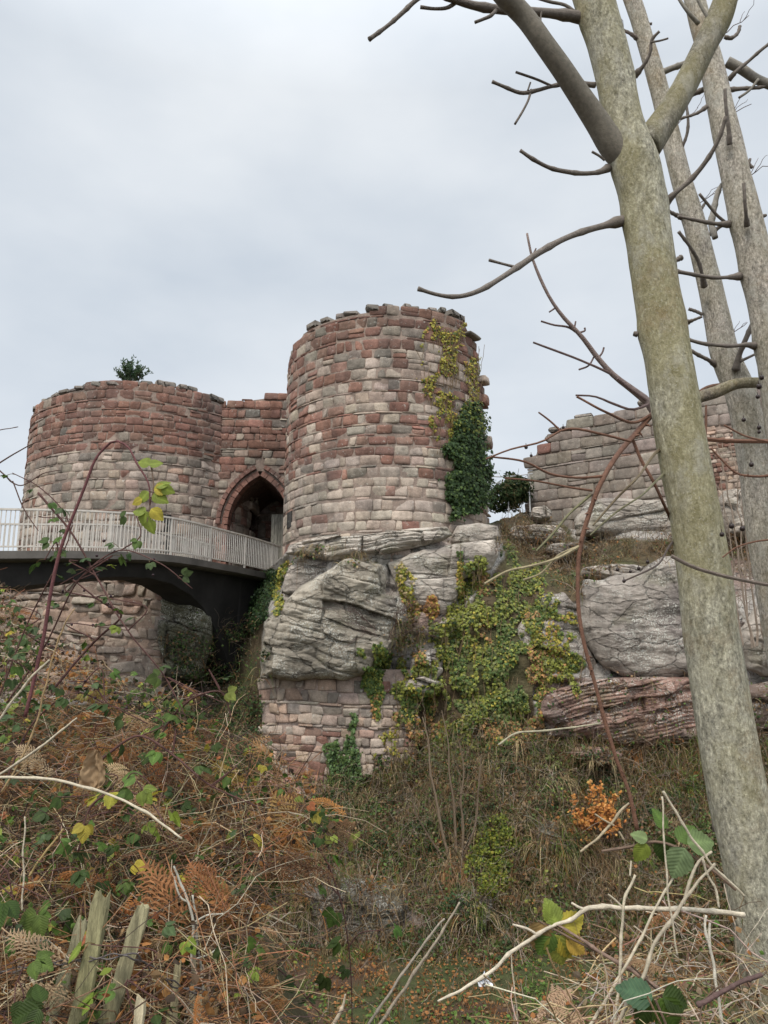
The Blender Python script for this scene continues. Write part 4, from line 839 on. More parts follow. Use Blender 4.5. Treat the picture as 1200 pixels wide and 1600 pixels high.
bc = mixp((STRAW, lambda x, y, P: .6+1.2*nzp(x, y, 40, 9)), (BRN, 1), ((.13, .17, .04), lambda x, y, P: 1.5-1.6*nzp(x, y, 50, 1)), (RUST, .4), (DKB, .3), ((.32, .25, .14), .8))
cover(BANK, 26000, 12000, 6500, lc, bc, bw=.009, bl=(.2, .75), lsz=(.035, .10), lift=.35, twl=(.4, 1.2))
px, py = inside_pts(BANK, 950, 10, 21); Pt, Nt, okt = castfar(px, py); xt, yt_ = px[okt], py[okt]; kk = ~inpoly(xt, yt_, [(478,1392),(520,1384),(628,1400),(632,1450),(600,1475),(505,1470)]); Pt, Nt, xt, yt_ = Pt[kk], Nt[kk], xt[kk], yt_[kk]
i = np.repeat(np.arange(len(Pt)), 22); n = len(i); tc0 = bc(xt, yt_, Pt, len(Pt)); blades(blmb, Pt[i]+rng.normal(0, .06, (n, 3)), Nt[i]*.6+np.array([0, -.25, .7])+rng.normal(0, .4, (n, 3)), rng.uniform(.3, .85, n)*rng.uniform(.6, 1.2, len(Pt))[i], rng.uniform(.5, 1.1, n)*.010, rng.uniform(.4, 1.5, n), tc0[i]*rng.uniform(.7, 1.3, (n, 1)), 6)
px, py = inside_pts([(470,1225),(700,1200),(1000,1180),(1250,1170),(1250,1480),(640,1490),(650,1390),(470,1370)], 110, 0, 31); Pt, Nt, okt = castfar(px, py)
for c0 in Pt:
    m_ = int(rng.uniform(90, 260)); r0 = rng.uniform(.18, .5); q = norm(rng.normal(0, 1, (m_, 3)))*rng.uniform(.5, 1, (m_, 1))*r0*np.array([1.3, .8, .8]); q = q*(1+.6*fbm(q*3+c0, 1., 3))[:, None]; q[:, 2] = np.abs(q[:, 2])*rng.uniform(.6, 1.4)
    base = np.array([GR_D, GR_M, (.05, .065, .02), (.13, .15, .045), BRN, (.10, .12, .05)])[rng.choice(6, p=[.3, .25, .2, .1, .08, .07])]
    leafmb.inst(IVYL, frames(norm(q+[0, -.1, .2]), rng.normal(0, 1, q.shape)+[0, 0, -.4], .5, .5)*rng.uniform(.035, .085, m_)[:, None, None], c0+q, base*rng.uniform(.6, 1.4, (m_, 1)))
cover(GAP, 12000, 1500, 900, mixp((GR_D, 1), (GR_M, .7), (BRN, .3), (DKB, .3), ((.03, .045, .02), .6)), bc, bw=.009, lift=.4)
cover(UPS, 1500, 5500, 1500, mixp((BRN, 1), (DKB, .7), (GR_M, .3), (RUST, .2)), mixp((STRAW, .6), (BRN, 1.2), (RUST, .35), (DKB, .8), ((.12, .13, .04), .3)), bl=(.15, .5), bw=.008)
cover(BED, 700, 500, 160, mixp((BRN, 1), (GR_M, .8), (GR_D, .6), (DKB, .6), (GR_Y, .25)), bc, bl=(.15, .4))
cover([(628,1180),(650,1120),(900,1150),(1000,1175),(1000,1230),(560,1260),(560,1215)], 3000, 2600, 900, lc, bc, bl=(.2, .6))
# ledge tufts
for poly, k in (([(446,880),(470,862),(520,850),(500,872),(460,885)], 160), ([(598,1010),(640,960),(668,1000),(650,1020)], 220), ([(520,876),(560,872),(600,880),(560,884)], 120), ([(560,1215),(640,1190),(690,1200),(650,1300),(590,1280)], 700), ([(450,1300),(560,1300),(640,1390),(470,1380)], 700), ([(690,1190),(760,1200),(740,1300),(690,1280)], 500)):
    cover(poly, k, k*2, k//4, mixp((GR_M, 1), (BRN, 1), (STRAW, .4)), mixp((STRAW, 1), (BRN, .8), ((.13, .14, .04), .7)), bl=(.1, .45), droop=1.7, bw=.006)
# ditch floor and its edge
FLOOR = [(380,1490),(1250,1470),(1250,1640),(300,1640)]
green = lambda x, y: smooth(-.1, .25, nzp(x, y, 60, 3)+.35*smooth(560, 700, x)*smooth(1520, 1570, y)-.15)
cover(FLOOR, 9000, 9000, 300, mixp(((.09, .15, .03), lambda x, y, P: 1.6*green(x, y)), (RUST, lambda x, y, P: 1.2-green(x, y)), (BRN, .5), (GR_M, .5), (DKB, .3)), mixp(((.12, .18, .035), lambda x, y, P: 2.2*green(x, y)), (RUST, lambda x, y, P: 1.3-1.1*green(x, y)), (STRAW, .2), (BRN, .5)), lsz=(.04, .08), bl=(.08, .25), bw=.006, lift=.1, out_dir=(0, -.1, 1), droop=.7, twl=(.2, .6))
make('bank_leaves', leafmb, M_IVY, kind='stuff'); make('bank_grass', blmb, M_DRY, kind='stuff'); make('bank_twigs', twmb, M_TWIG, kind='stuff')
# moss cushions
mo = MB(); px, py = inside_pts([(738,1330),(746,1300),(775,1285),(805,1290),(800,1330),(790,1380),(760,1400),(742,1375)], 5000, 14, 4); P, Nn, ok = cast(px, py); n = len(P)
mo.inst(KITE, frames(Nn, rng.normal(0, 1, (n, 3)), .5, .5)*rng.uniform(.04, .08, n)[:, None, None], P+Nn*rng.uniform(.1, .45, (n, 1)), pal([(.20, .21, .03), (.11, .13, .02), (.06, .09, .02)], [3, 3, 2], n)); make('moss', mo, M_IVY, kind='stuff')

# ------------------------------------------------------------------ shrubs and saplings on the rock
def twig_thing(name, label, cat, base, systems, col, leaves=None, S=5, group=None, main='branches'):
    t = thing(name, base, label, cat, group); mb = MB()
    for Q, rr in systems: mb.tubes(Q, rr, S, np.asarray(col)*rng.uniform(.8, 1.2), cap=False)
    make(main, mb, M_TWIG, t)
    if leaves is not None: make('leaves', leaves, M_DRY, t)
    return t
b0 = cast(np.array([606.]), np.array([1000.]))[0][0]
D_ = np.stack([np.sin(a_)*np.ones(1)[0]*np.array([1, 0, 0])+np.cos(a_)*np.array([0, -.25, 1]) for a_ in np.linspace(-1.35, 1.35, 17)])+rng.normal(0, .15, (17, 3))
twig_thing('bare_bush', 'leafless purplish brown twiggy bush rooted in a cleft of the lichened outcrop', 'bush', b0, grow(np.tile(b0, (17, 1)), D_, 1.05, .009, 4, 3, .4, .05, shrink=.62), (.11, .07, .06))
b0 = cast(np.array([708.]), np.array([1352.]))[0][0]
def sap(x0, y0, pts, w0, w1, dY=-.25):
    P0 = cast(np.array([float(x0)]), np.array([float(y0)]))[0][0]; Yb = P0[1]; return pxline([(x0, y0, Yb, w0)]+[(x, y, Yb+dY*(i+1)/len(pts), lerp(w0, w1, (i+1)/len(pts))) for i, (x, y) in enumerate(pts)], 14)
sy = [sap(706, 1352, [(696,1320),(688,1285),(680,1240),(672,1205),(670,1160),(660,1120)], 6, 2), sap(714, 1352, [(711,1290),(709,1250),(702,1210),(701,1165),(690,1110)], 5, 1.5), sap(720, 1352, [(724,1290),(720,1250),(725,1205),(718,1160)], 4.5, 1.5), sap(718, 1350, [(740,1300),(748,1230),(752,1180)], 4, 2), sap(700, 1350, [(672,1310),(650,1270),(640,1230)], 4, 1.5)]
sysm = [(Q[None], r[None]) for Q, r in sy]
for Q, r in sy: sysm += grow(Q[3:13], norm(np.diff(Q, axis=0)[3:13])+rng.normal(0, .5, (10, 3)), .5, .005, 3, 2, .5)
twig_thing('sapling_clump', 'clump of thin pale bare saplings rising from the bank in front of the ivy', 'sapling', b0, sysm, (.17, .125, .085))
P_, N_, _ = cast(rng.uniform(690, 722, 420), rng.uniform(1345, 1375, 420)); tf = MB()
blades(tf, P_, np.array([0, -.9, .25])+rng.normal(0, .4, (len(P_), 3)), rng.uniform(.6, 1.3, len(P_)), .008, rng.uniform(.9, 1.6, len(P_)), pal([(.36, .22, .11), (.28, .15, .07), STRAW], [3, 3, 1], len(P_)), 7)
make('hanging_grass_tuft', tf, M_DRY, None, 'long orange brown dead grass tuft hanging below the sapling clump', 'grass tuft')
b0 = cast(np.array([935.]), np.array([1310.]))[0][0]+np.array([0, -.3, 0]); lv = MB()
gs = grow(np.tile(b0, (11, 1)), np.stack([np.array([math.sin(a_)*1.1, rng.normal(-.2, .3), math.cos(a_)]) for a_ in np.linspace(-1.4, 1.4, 11)]), .62, .01, 4, 3, .55, .05, shrink=.68)
tips = np.concatenate([Q.reshape(-1, 3) for Q, _ in gs[2:]]); tips = tips[rng.integers(0, len(tips), 2300)]+rng.normal(0, .03, (2300, 3)); a_, b_ = proj(tips); kk = inpoly(a_+rng.normal(0, 5, 2300), b_+rng.normal(0, 5, 2300), [(868,1290),(880,1240),(905,1225),(960,1225),(1000,1235),(1004,1256),(975,1275),(950,1310),(905,1312)]); tips = tips[kk]
lv.inst(KITE, frames(np.tile([0, -.5, .6], (len(tips), 1)), rng.normal(0, 1, (len(tips), 3)), .6, .5)*rng.uniform(.06, .10, len(tips))[:, None, None], tips, pal([(.50, .22, .06), (.42, .17, .05), (.55, .30, .10), (.3, .12, .04)], [4, 3, 2, 1], len(tips)))
twig_thing('beech_bush', 'low bush of bright orange dead leaves on the bank left of the mossy trunk', 'bush', b0, gs, (.12, .08, .06), lv)
# bush on the left tower
b0 = np.array([-9.3, 27.2, 10.1]); b0 = W(205, 600, 26.9); lv = MB(); gs = grow(np.tile(b0, (12, 1)), np.stack([np.array([math.sin(a_)*.8, rng.normal(0, .3), math.cos(a_)]) for a_ in np.linspace(-1.1, 1.1, 12)]), .6, .012, 2, 4, .35, .2, shrink=.55)
tips = np.concatenate([Q.reshape(-1, 3) for Q, _ in gs]); tips = np.repeat(tips, 4, 0)+rng.normal(0, .02, (len(tips)*4, 3)); lv.inst(KITE, frames(rng.normal(0, 1, (len(tips), 3)), np.tile([0, 0, 1.], (len(tips), 1)), .3, .6)*(rng.uniform(.08, .14, len(tips))[:, None, None]*np.array([.5, 1, 1])), tips, pal([(.07, .11, .06), (.05, .09, .04), (.12, .15, .09)], [3, 3, 2], len(tips)))
twig_thing('evergreen_bush', 'feathery grey green bush growing on top of the lower tower', 'bush', b0, gs, (.10, .08, .06), lv)
# dark evergreen mound beyond
b0 = W(806, 790, 27.5); lv = MB(); q = norm(rng.normal(0, 1, (5200, 3)))*rng.uniform(.75, 1, (5200, 1))*np.array([.85, .6, .75]); q = q*(1+.75*fbm(q+4, 2.0, 4))[:, None]; q[:, 2] -= .35*(q[:, 0] < 0)*0; q[:, 0] += .15*np.sin(q[:, 2]*4); q = q[(q[:, 2] > -.8)]
lv.inst(KITE, frames(norm(q), rng.normal(0, 1, q.shape), .4, .5)*rng.uniform(.07, .12, len(q))[:, None, None], q+b0+np.array([-.15, 0, .45]), pal([(.045, .07, .025), (.025, .042, .016), (.10, .09, .04)], [2, 2, 1], len(q)))
twig_thing('ivy_mound', 'small dark ivy clad bush in the gap between the ivy and the curtain wall', 'bush', b0, grow(np.tile(b0, (5, 1)), rng.normal(0, .3, (5, 3))+[0, 0, 1], .8, .02, 2, 3, .5), (.08, .06, .04), lv)
hr = MB(); 
for z_ in (0, .42): A_, _ = pxline([(742,742+z_*24,27.2,2), (790,745+z_*24,27.2,2), (832,740+z_*24,27.6,2)], 8); hr.tubes(A_, .022, 6, (.42, .42, .42))
for x_ in (762, 793, 826): A_ = W(x_, 742, 27.3); hr.tubes(np.stack([A_+[0, 0, .05], A_-[0, 0, 1.4]])[None], .025, 6, (.42, .42, .42))
make('handrail', hr, M_RAIL, None, 'thin metal handrail glimpsed between the ivy and the curtain wall', 'handrail')
sy = [pxline([(x0, 1010, Y, w*.7), (x1, 930, Y, w*.6), (x2, 840, Y-.1, w*.5), (x3, 740, Y-.2, w*.4), (x4, 690, Y-.2, w*.3)], 16, .09) for x0, x1, x2, x3, x4, Y, w in [(1178,1160,1150,1132,1120,17,5),(1172,1166,1158,1150,1142,17.3,4),(1186,1176,1166,1160,1166,17.2,5),(1160,1150,1138,1128,1128,17.6,3.5),(1196,1186,1182,1176,1180,17,5)]]
sysm = [(Q[None], r[None]) for Q, r in sy]
for Q, r in sy: sysm += grow(Q[2:14], norm(np.diff(Q, axis=0)[2:14])+rng.normal(0, .6, (12, 3)), .6, .005, 3, 2, .6)
twig_thing('sapling_clump', 'thin bare saplings tangled behind the mossy trunk, against the curtain wall', 'sapling', sy[0][0][0], sysm, (.22, .17, .13))

# ------------------------------------------------------------------ TREES
BK = (.39, .365, .28); BKG = (.41, .365, .31)
def trunk_mesh(pts, knots, col, K=150, S=36, rough=.05, swell=1.0):
    Wd, r = pxline(pts, K); r = r*.93; Wd = Wd+np.stack([fbm(Wd*1.6+9*k, 1, 2) for k in range(3)], -1)*.012
    g = MB(); g.tubes(Wd[None], r[None], S, col, cap=False); V = g.v[0]; ax = np.repeat(Wd, S, 0); rd = V-ax; rr = np.repeat(r, S)[:, None]
    V = V+rd*(rough*fbm(V*np.array([1, 1, .5]), 14., 4)+.03*fbm(V, 3., 2))[:, None]; c = np.tile(np.array(col), (len(V), 1)).astype(float)
    for (kx, ky, kr, amp) in knots:
        i = np.argmin(np.abs(proj(Wd)[1]-ky)); cc = W(kx, ky, Wd[i, 1]); u = norm((cc-Wd[i])[None])[0]; 
        side = abs(kx-proj(Wd[i])[0]) > .42*2*r[i]*F/camd(Wd[i]); q = Wd[i]+(u*r[i] if side else W(kx, ky, Wd[i, 1]-r[i]*.95)-Wd[i])
        d = np.linalg.norm((V-q)*np.array([1, 1, .75]), axis=1); R_ = kr*r[i]*2
        V = V+norm(rd)*(.7*amp*r[i]*np.exp(-(d/R_)**2)*1.0-amp*.5*r[i]*np.exp(-(d/(R_*.28))**2)*(not side))[:, None]
        c *= (1-.62*np.exp(-(d/(R_*.5))**2)*(.6+.4*np.sin(d/R_*16)))[:, None]
    g.v[0] = V; g.c[0] = c; return g
def limb(tree, pts, label=None, n=26, bumps=True, col=(.155, .13, .11), twigs=(), S=8, name='branch', bark=False):
    Wd, r = pxline(pts, n, .006); g = MB()
    if bumps:
        s_ = np.arange(n); r = r*(1+.22*np.exp(-((s_ % 6)-3.)**2/.6)*(r < .02)); r[-1] *= 1.15
    g.tubes(Wd[None], r[None], S, col, rough=.02); b = make(name, g, M_BARK if bark else M_TWIG, tree, smooth_=True)
    BASE[b] = BASE[tree]
    for tw in twigs:
        Q, rq = pxline(tw, 12, .004); g = MB(); g.tubes(Q[None], rq[None], 6, col); o = make('twig', g, M_TWIG, tree, smooth_=True); o.parent = b
    return b
def base_of(pts): x, y, Y, w = pts[0]; return W(x, y, Y)
A_PTS = [(1262,2000,2.6,135),(1219,1600,2.6,112),(1186,1400,2.6,104),(1150,1240,2.6,96),(1119,1060,2.6,92),(1092,840,2.6,84),(1064,690,2.6,80),(1048,580,2.6,77),(1024,440,2.6,76),(1003,320,2.6,74),(990,262,2.6,78),(972,190,2.6,63),(955,100,2.6,62),(925,0,2.6,64),(900,-80,2.6,60),(870,-200,2.6,56)]
ta = thing('tree', base_of(A_PTS), 'thick mossy young tree trunk nearest the viewer, forking high up into limbs', 'tree', 'bare young trees on the near bank')
make('trunk', trunk_mesh(A_PTS, [(1050,588,.42,.10),(1018,416,.2,.07),(1036,470,.14,.05),(998,522,.22,.18),(1076,500,.3,.12),(966,345,.28,.16),(1040,318,.3,.16),(948,262,.2,.12),(1005,240,.4,.06),(1088,800,.22,.06),(1086,846,.10,.04),(990,120,.25,.1),(905,32,.3,.16),(1105,1000,.2,.03),(1150,1330,.25,.03)], BK, 220, 44), M_BARK, ta, smooth_=True)
limb(ta, [(992,262,2.6,44),(962,232,2.58,42),(935,192,2.55,38),(903,145,2.5,34),(872,98,2.45,32),(845,62,2.42,31),(815,22,2.4,31),(785,-10,2.36,32),(740,-70,2.3,30),(690,-160,2.2,26)], n=50, col=(.16, .14, .11), S=18)
limb(ta, [(1008,232,2.6,50),(1030,200,2.62,44),(1052,165,2.64,40),(1078,118,2.66,38),(1100,75,2.68,37),(1122,32,2.7,40),(1136,-10,2.7,36),(1150,-80,2.7,32)], n=44, col=(.22, .20, .165), S=18, bark=True, twigs=[[(1122,30,2.7,12),(1140,10,2.7,9),(1160,-14,2.7,8)],[(1092,38,2.68,7),(1076,20,2.66,6),(1062,0,2.66,5),(1056,-12,2.66,5)],[(1108,30,2.68,6),(1096,10,2.68,5),(1086,-12,2.68,5)]])
limb(ta, [(912,28,2.6,20),(880,22,2.58,15),(830,18,2.55,13),(780,15,2.52,13),(735,8,2.5,12),(700,-4,2.48,11),(660,-22,2.45,10)], twigs=[[(715,2,2.5,7),(700,12,2.5,6),(680,14,2.5,5),(657,11,2.5,6)],[(778,12,2.52,7),(768,24,2.5,6),(755,30,2.5,5),(742,35,2.5,5)],[(900,20,2.6,6),(885,8,2.6,5),(860,2,2.6,5),(830,-6,2.6,4)],[(846,18,2.55,4),(845,28,2.55,3),(845,38,2.55,4)]])
limb(ta, [(672,-14,2.4,6),(650,0,2.4,7),(628,20,2.4,7),(605,40,2.4,6),(577,61,2.4,7)])
limb(ta, [(990,342,2.6,20),(966,346,2.6,17),(945,352,2.57,11),(915,360,2.52,10),(880,374,2.46,9),(840,396,2.4,10),(810,418,2.36,9),(780,438,2.3,8),(750,454,2.26,8),(712,464,2.22,7),(680,460,2.2,6),(653,452,2.18,6)], n=40, twigs=[[(806,418,2.36,5),(790,414,2.34,4),(765,407,2.32,5)]])
limb(ta, [(950,262,2.6,14),(938,268,2.57,8),(915,271,2.54,7),(885,268,2.5,7),(855,260,2.46,6),(832,248,2.42,6),(813,235,2.4,5)], twigs=[[(945,250,2.58,4),(936,243,2.57,4),(925,237,2.56,4)]])
limb(ta, [(1038,318,2.6,17),(1050,306,2.57,9),(1080,280,2.54,8),(1105,250,2.5,7),(1122,220,2.46,6),(1134,182,2.42,6)])
limb(ta, [(930,133,2.6,9),(900,131,2.58,7),(865,134,2.55,6),(840,140,2.52,6),(815,144,2.5,6),(790,136,2.48,5),(769,127,2.46,5)], twigs=[[(830,140,2.52,5),(826,155,2.5,4),(818,172,2.5,4),(805,194,2.5,4)],[(862,134,2.54,4),(840,124,2.53,4),(806,112,2.5,4)],[(900,131,2.57,3),(898,122,2.57,3),(897,113,2.57,3)],[(825,140,2.5,3),(829,128,2.5,3)]])
limb(ta, [(1072,505,2.6,9),(1082,501,2.57,5),(1096,495,2.54,4)]); limb(ta, [(996,523,2.6,9),(990,522,2.6,7)])
limb(ta, [(990,118,2.6,12),(1003,104,2.57,6),(1015,82,2.54,5),(1018,62,2.52,5),(1030,49,2.5,4)], twigs=[[(1017,66,2.52,3),(1030,64,2.52,3),(1044,60,2.5,3)]])
B_PTS = [(1400,2000,4.5,90),(1300,1400,4.5,74),(1225,1000,4.5,66),(1191,800,4.5,58),(1176,700,4.5,52),(1155,610,4.5,49),(1136,565,4.5,46),(1120,500,4.5,42),(1104,430,4.5,38),(1084,347,4.5,36),(1068,290,4.5,33),(1048,215,4.5,31),(1024,117,4.5,29),(1005,50,4.5,27),(988,0,4.5,27),(960,-80,4.5,25),(935,-160,4.5,23)]
tb = thing('tree', base_of(B_PTS), 'slim grey tree trunk immediately right of the thick mossy one, leaning left', 'tree', 'bare young trees on the near bank')
make('trunk', trunk_mesh(B_PTS, [(1118,565,.3,.16),(1152,575,.3,.1),(1100,443,.25,.1),(1066,338,.28,.12),(1100,374,.28,.12),(1064,318,.1,.03),(1176,740,.3,.1),(1038,205,.2,.06)], BKG, 170, 30), M_BARK2, tb, smooth_=True)
limb(tb, [(1100,448,4.4,11),(1097,430,4.34,6),(1092,410,4.3,6),(1080,388,4.25,5),(1060,362,4.2,5)])
limb(tb, [(1150,578,4.4,14),(1154,560,4.36,9),(1164,535,4.3,8),(1176,508,4.26,8),(1190,480,4.2,7)], twigs=[[(1156,565,4.36,5),(1175,556,4.34,4),(1206,540,4.3,4)]])
limb(tb, [(1118,570,4.5,10),(1108,563,4.46,6),(1092,555,4.42,6),(1075,545,4.4,5)])
limb(tb, [(1098,375,4.5,10),(1108,368,4.48,6),(1120,358,4.45,6),(1134,348,4.4,5)]); limb(tb, [(1066,340,4.5,9),(1055,335,4.46,6),(1042,328,4.42,5)])
limb(tb, [(1066,402,4.5,9),(1058,406,4.5,7),(1050,410,4.5,6)]); limb(tb, [(1032,115,4.5,10),(1048,108,4.48,9),(1075,98,4.46,9),(1105,82,4.44,8)], col=(.2, .18, .15))
limb(tb, [(1060,248,4.5,9),(1066,230,4.46,5),(1074,205,4.42,5),(1074,180,4.4,4),(1072,165,4.4,4)])
limb(tb, [(1090,335,4.5,8),(1096,326,4.5,5),(1101,318,4.5,4)]); limb(tb, [(996,60,4.5,8),(985,52,4.5,5),(968,44,4.5,4)]); limb(tb, [(990,38,4.5,7),(1004,38,4.5,4),(1018,37,4.5,4)]); limb(tb, [(1098,492,4.5,5),(1088,487,4.5,5),(1076,483,4.5,5)])
C_PTS = [(1420,2000,3.8,110),(1330,1200,3.8,84),(1262,840,3.8,76),(1234,680,3.8,70),(1214,560,3.8,64),(1200,490,3.8,60),(1184,427,3.8,55),(1172,370,3.8,52),(1160,320,3.8,50),(1148,270,3.8,46),(1139,229,3.8,45),(1124,160,3.8,41),(1113,100,3.8,38),(1098,40,3.8,34),(1088,0,3.8,33),(1070,-80,3.8,30),(1055,-150,3.8,28)]
tc_ = thing('tree', base_of(C_PTS), 'grey tree trunk at the frame edge, with several short dark twigs', 'tree', 'bare young trees on the near bank')
make('trunk', trunk_mesh(C_PTS, [(1134,350,.3,.16),(1163,352,.3,.1),(1155,430,.25,.14),(1178,536,.3,.14),(1192,466,.3,.06),(1141,228,.3,.1),(1190,338,.2,.1),(1140,130,.2,.05)], BKG, 170, 30), M_BARK2, tc_, smooth_=True)
limb(tc_, [(1166,352,3.7,10),(1165,338,3.66,6),(1163,315,3.62,5),(1162,286,3.6,5)]); limb(tc_, [(1155,431,3.8,14),(1142,432,3.76,7),(1120,433,3.72,6),(1095,430,3.7,6),(1075,427,3.66,6),(1058,424,3.64,6)], n=22)
limb(tc_, [(1180,540,3.8,14),(1166,538,3.76,7),(1145,540,3.72,6),(1118,539,3.7,6),(1096,536,3.66,6),(1075,530,3.64,5)], n=22); limb(tc_, [(1138,350,3.8,13),(1125,350,3.76,7),(1105,347,3.72,6),(1080,342,3.7,5),(1060,338,3.68,4)], n=22, twigs=[[(1132,346,3.78,5),(1122,338,3.76,5),(1110,324,3.74,5),(1093,303,3.7,5)]])
limb(tc_, [(1118,372,3.9,9),(1112,350,3.9,10),(1116,325,3.9,9),(1124,295,3.9,7),(1128,288,3.9,5)], col=(.26, .24, .21)); limb(tc_, [(1140,226,3.7,9),(1138,200,3.66,6),(1134,165,3.62,5),(1133,138,3.6,5)])
limb(tc_, [(1139,124,3.8,9),(1150,112,3.76,6),(1170,95,3.74,5),(1190,78,3.7,5),(1215,60,3.68,5)], twigs=[[(1150,112,3.76,4),(1158,103,3.76,3)]]); limb(tc_, [(1136,96,3.8,16),(1156,106,3.8,15),(1180,122,3.8,14),(1215,138,3.8,14)], col=(.2, .18, .15), twigs=[[(1185,124,3.78,5),(1172,140,3.78,4),(1155,152,3.78,4)]])
limb(tc_, [(1098,140,3.9,9),(1080,148,3.9,7),(1050,160,3.9,5)]); limb(tc_, [(1136,140,3.8,8),(1160,138,3.8,6),(1190,136,3.8,5),(1220,128,3.8,5)]); limb(tc_, [(1104,166,3.8,8),(1090,176,3.8,5),(1060,186,3.8,4)])
limb(tc_, [(1132,58,3.8,6),(1142,60,3.8,6),(1154,50,3.8,5),(1156,42,3.8,5)]); limb(tc_, [(1190,338,3.8,6),(1197,336,3.8,4)]); limb(tc_, [(1176,262,3.8,5),(1170,255,3.8,5),(1172,248,3.8,4)])
for T_, Ys, lst in ((tb, 4.5, [(1046,205,1,.25),(1010,70,-1,.2),(1078,320,1,.22),(1128,535,1,.2)]), (tc_, 3.8, [(1120,60,1,.22),(1128,190,1,.2),(1150,290,1,.16),(1104,20,-1,.2),(1180,400,1,.15)])):
    for (x, y, sx, L_) in lst:
        p0 = W(x, y, Ys)
        for Q, rr in grow(p0, np.array([sx*.8, -.2, .5]), L_, .0035, 2, 2, .45, .3, amp=.3):
            for a_, b_ in zip(Q, rr): g = MB(); g.tubes(a_[None], b_[None], 5, (.13, .09, .08)); make('twig', g, M_TWIG, T_, smooth_=True)
# thicker pinkish sucker rising left from behind the trunk, and horizontal limb behind
td = thing('sapling', W(1120, 1300, 3.4), 'slender pinkish sucker stem arching up left from behind the mossy trunk', 'sapling')
g = MB(); Q, r = pxline([(1120,1300,3.4,14),(1080,900,3.4,14),(1040,690,3.4,14),(1013,628,3.4,14),(990,610,3.38,11),(962,590,3.36,9),(935,560,3.34,8),(908,524,3.3,7),(880,495,3.28,6),(862,470,3.26,5),(845,436,3.24,5),(833,405,3.22,4),(824,364,3.2,3.5)], 70, .006); g.tubes(Q[None], r[None], 10, (.24, .18, .16), rough=.02); make('stem', g, M_TWIG, td, smooth_=True)
for tw in [[(965,590,3.36,5),(945,580,3.34,4),(900,560,3.32,3.5),(860,545,3.3,3.5),(833,535,3.28,3)],[(905,522,3.3,4),(890,512,3.3,3.5),(865,508,3.28,3),(845,502,3.28,3)],[(935,560,3.34,4),(942,550,3.34,3),(944,543,3.34,3)],[(930,555,3.34,3),(920,572,3.34,3),(905,578,3.34,3)],[(905,520,3.3,3),(915,515,3.3,3),(914,512,3.3,3)],[(1012,632,3.36,6),(990,640,3.3,4),(960,632,3.28,4),(930,620,3.26,3),(900,618,3.24,3)],[(1010,625,3.3,5),(985,608,3.28,4),(965,592,3.26,4)],[(870,480,3.27,3),(858,488,3.27,2.5)],[(832,400,3.22,3),(838,388,3.22,2.5)],[(898,512,3.3,3),(900,502,3.3,2.5)]]:
    Q, r = pxline(tw, 12, .004); g = MB(); g.tubes(Q[None], r[None], 6, (.15, .10, .09)); make('twig', g, M_TWIG, td)
te = thing('fallen_branch', W(1150, 620, 4.0), 'thick grey branch lying across behind the trunks, above the curtain wall top', 'branch')
g = MB(); Q, r = pxline([(1060,640,4.2,16),(1090,622,4.2,18),(1120,612,4.2,19),(1150,600,4.2,17),(1200,598,4.2,16),(1290,590,4.2,15)], 30); g.tubes(Q[None], r[None], 12, (.26, .22, .17), rough=.1); make('limb', g, M_BARK, te, smooth_=True)
g = MB(); Q, r = pxline([(1085,618,4.25,6),(1105,606,4.25,7),(1140,600,4.25,6),(1200,592,4.25,6)], 16); g.tubes(Q[None], r[None], 8, (.13, .07, .045)); make('twig', g, M_TWIG, te)
# wild rose
RS = (.15, .075, .048); 
def roses(label, main, sides, hips, cat='wild rose', col=RS, name='wild_rose', thorn=True, leaves=()):
    Q, r = pxline(main, 60, .008); t = thing(name, Q[0], label, cat); g = MB(); g.tubes(Q[None], r[None], 8, col, rough=.08)
    if thorn:
        i = rng.integers(2, 58, 26); P0 = Q[i]; d = norm(rng.normal(0, 1, (26, 3))); L_ = r[i]*3
        g.tubes(np.stack([P0, P0+d*L_[:, None]*.6, P0+d*L_[:, None]-[0, 0, .003]], 1), np.stack([r[i]*.7, r[i]*.4, r[i]*.05], 1), 4, col)
    make('stem', g, M_TWIG, t, smooth_=True)
    for sd_ in sides:
        q, rr = pxline(sd_[0], 18, .008); g = MB(); g.tubes(q[None], rr[None], 6, sd_[1] if len(sd_) > 1 else col); make('side_shoot', g, M_TWIG, t)
    for (x, y, Y, s_) in hips:
        g = MB(); c = W(x, y, Y); R_ = s_/2/F*camd(c); ball(g, c, R_, (.03, .02, .018)); g.tubes(np.stack([c+[0, 0, R_], c+[0, 0, R_*2.2]])[None], R_*.2, 4, (.06, .04, .03)); make('hip', g, M_BERRY, t, smooth_=True)
    return t
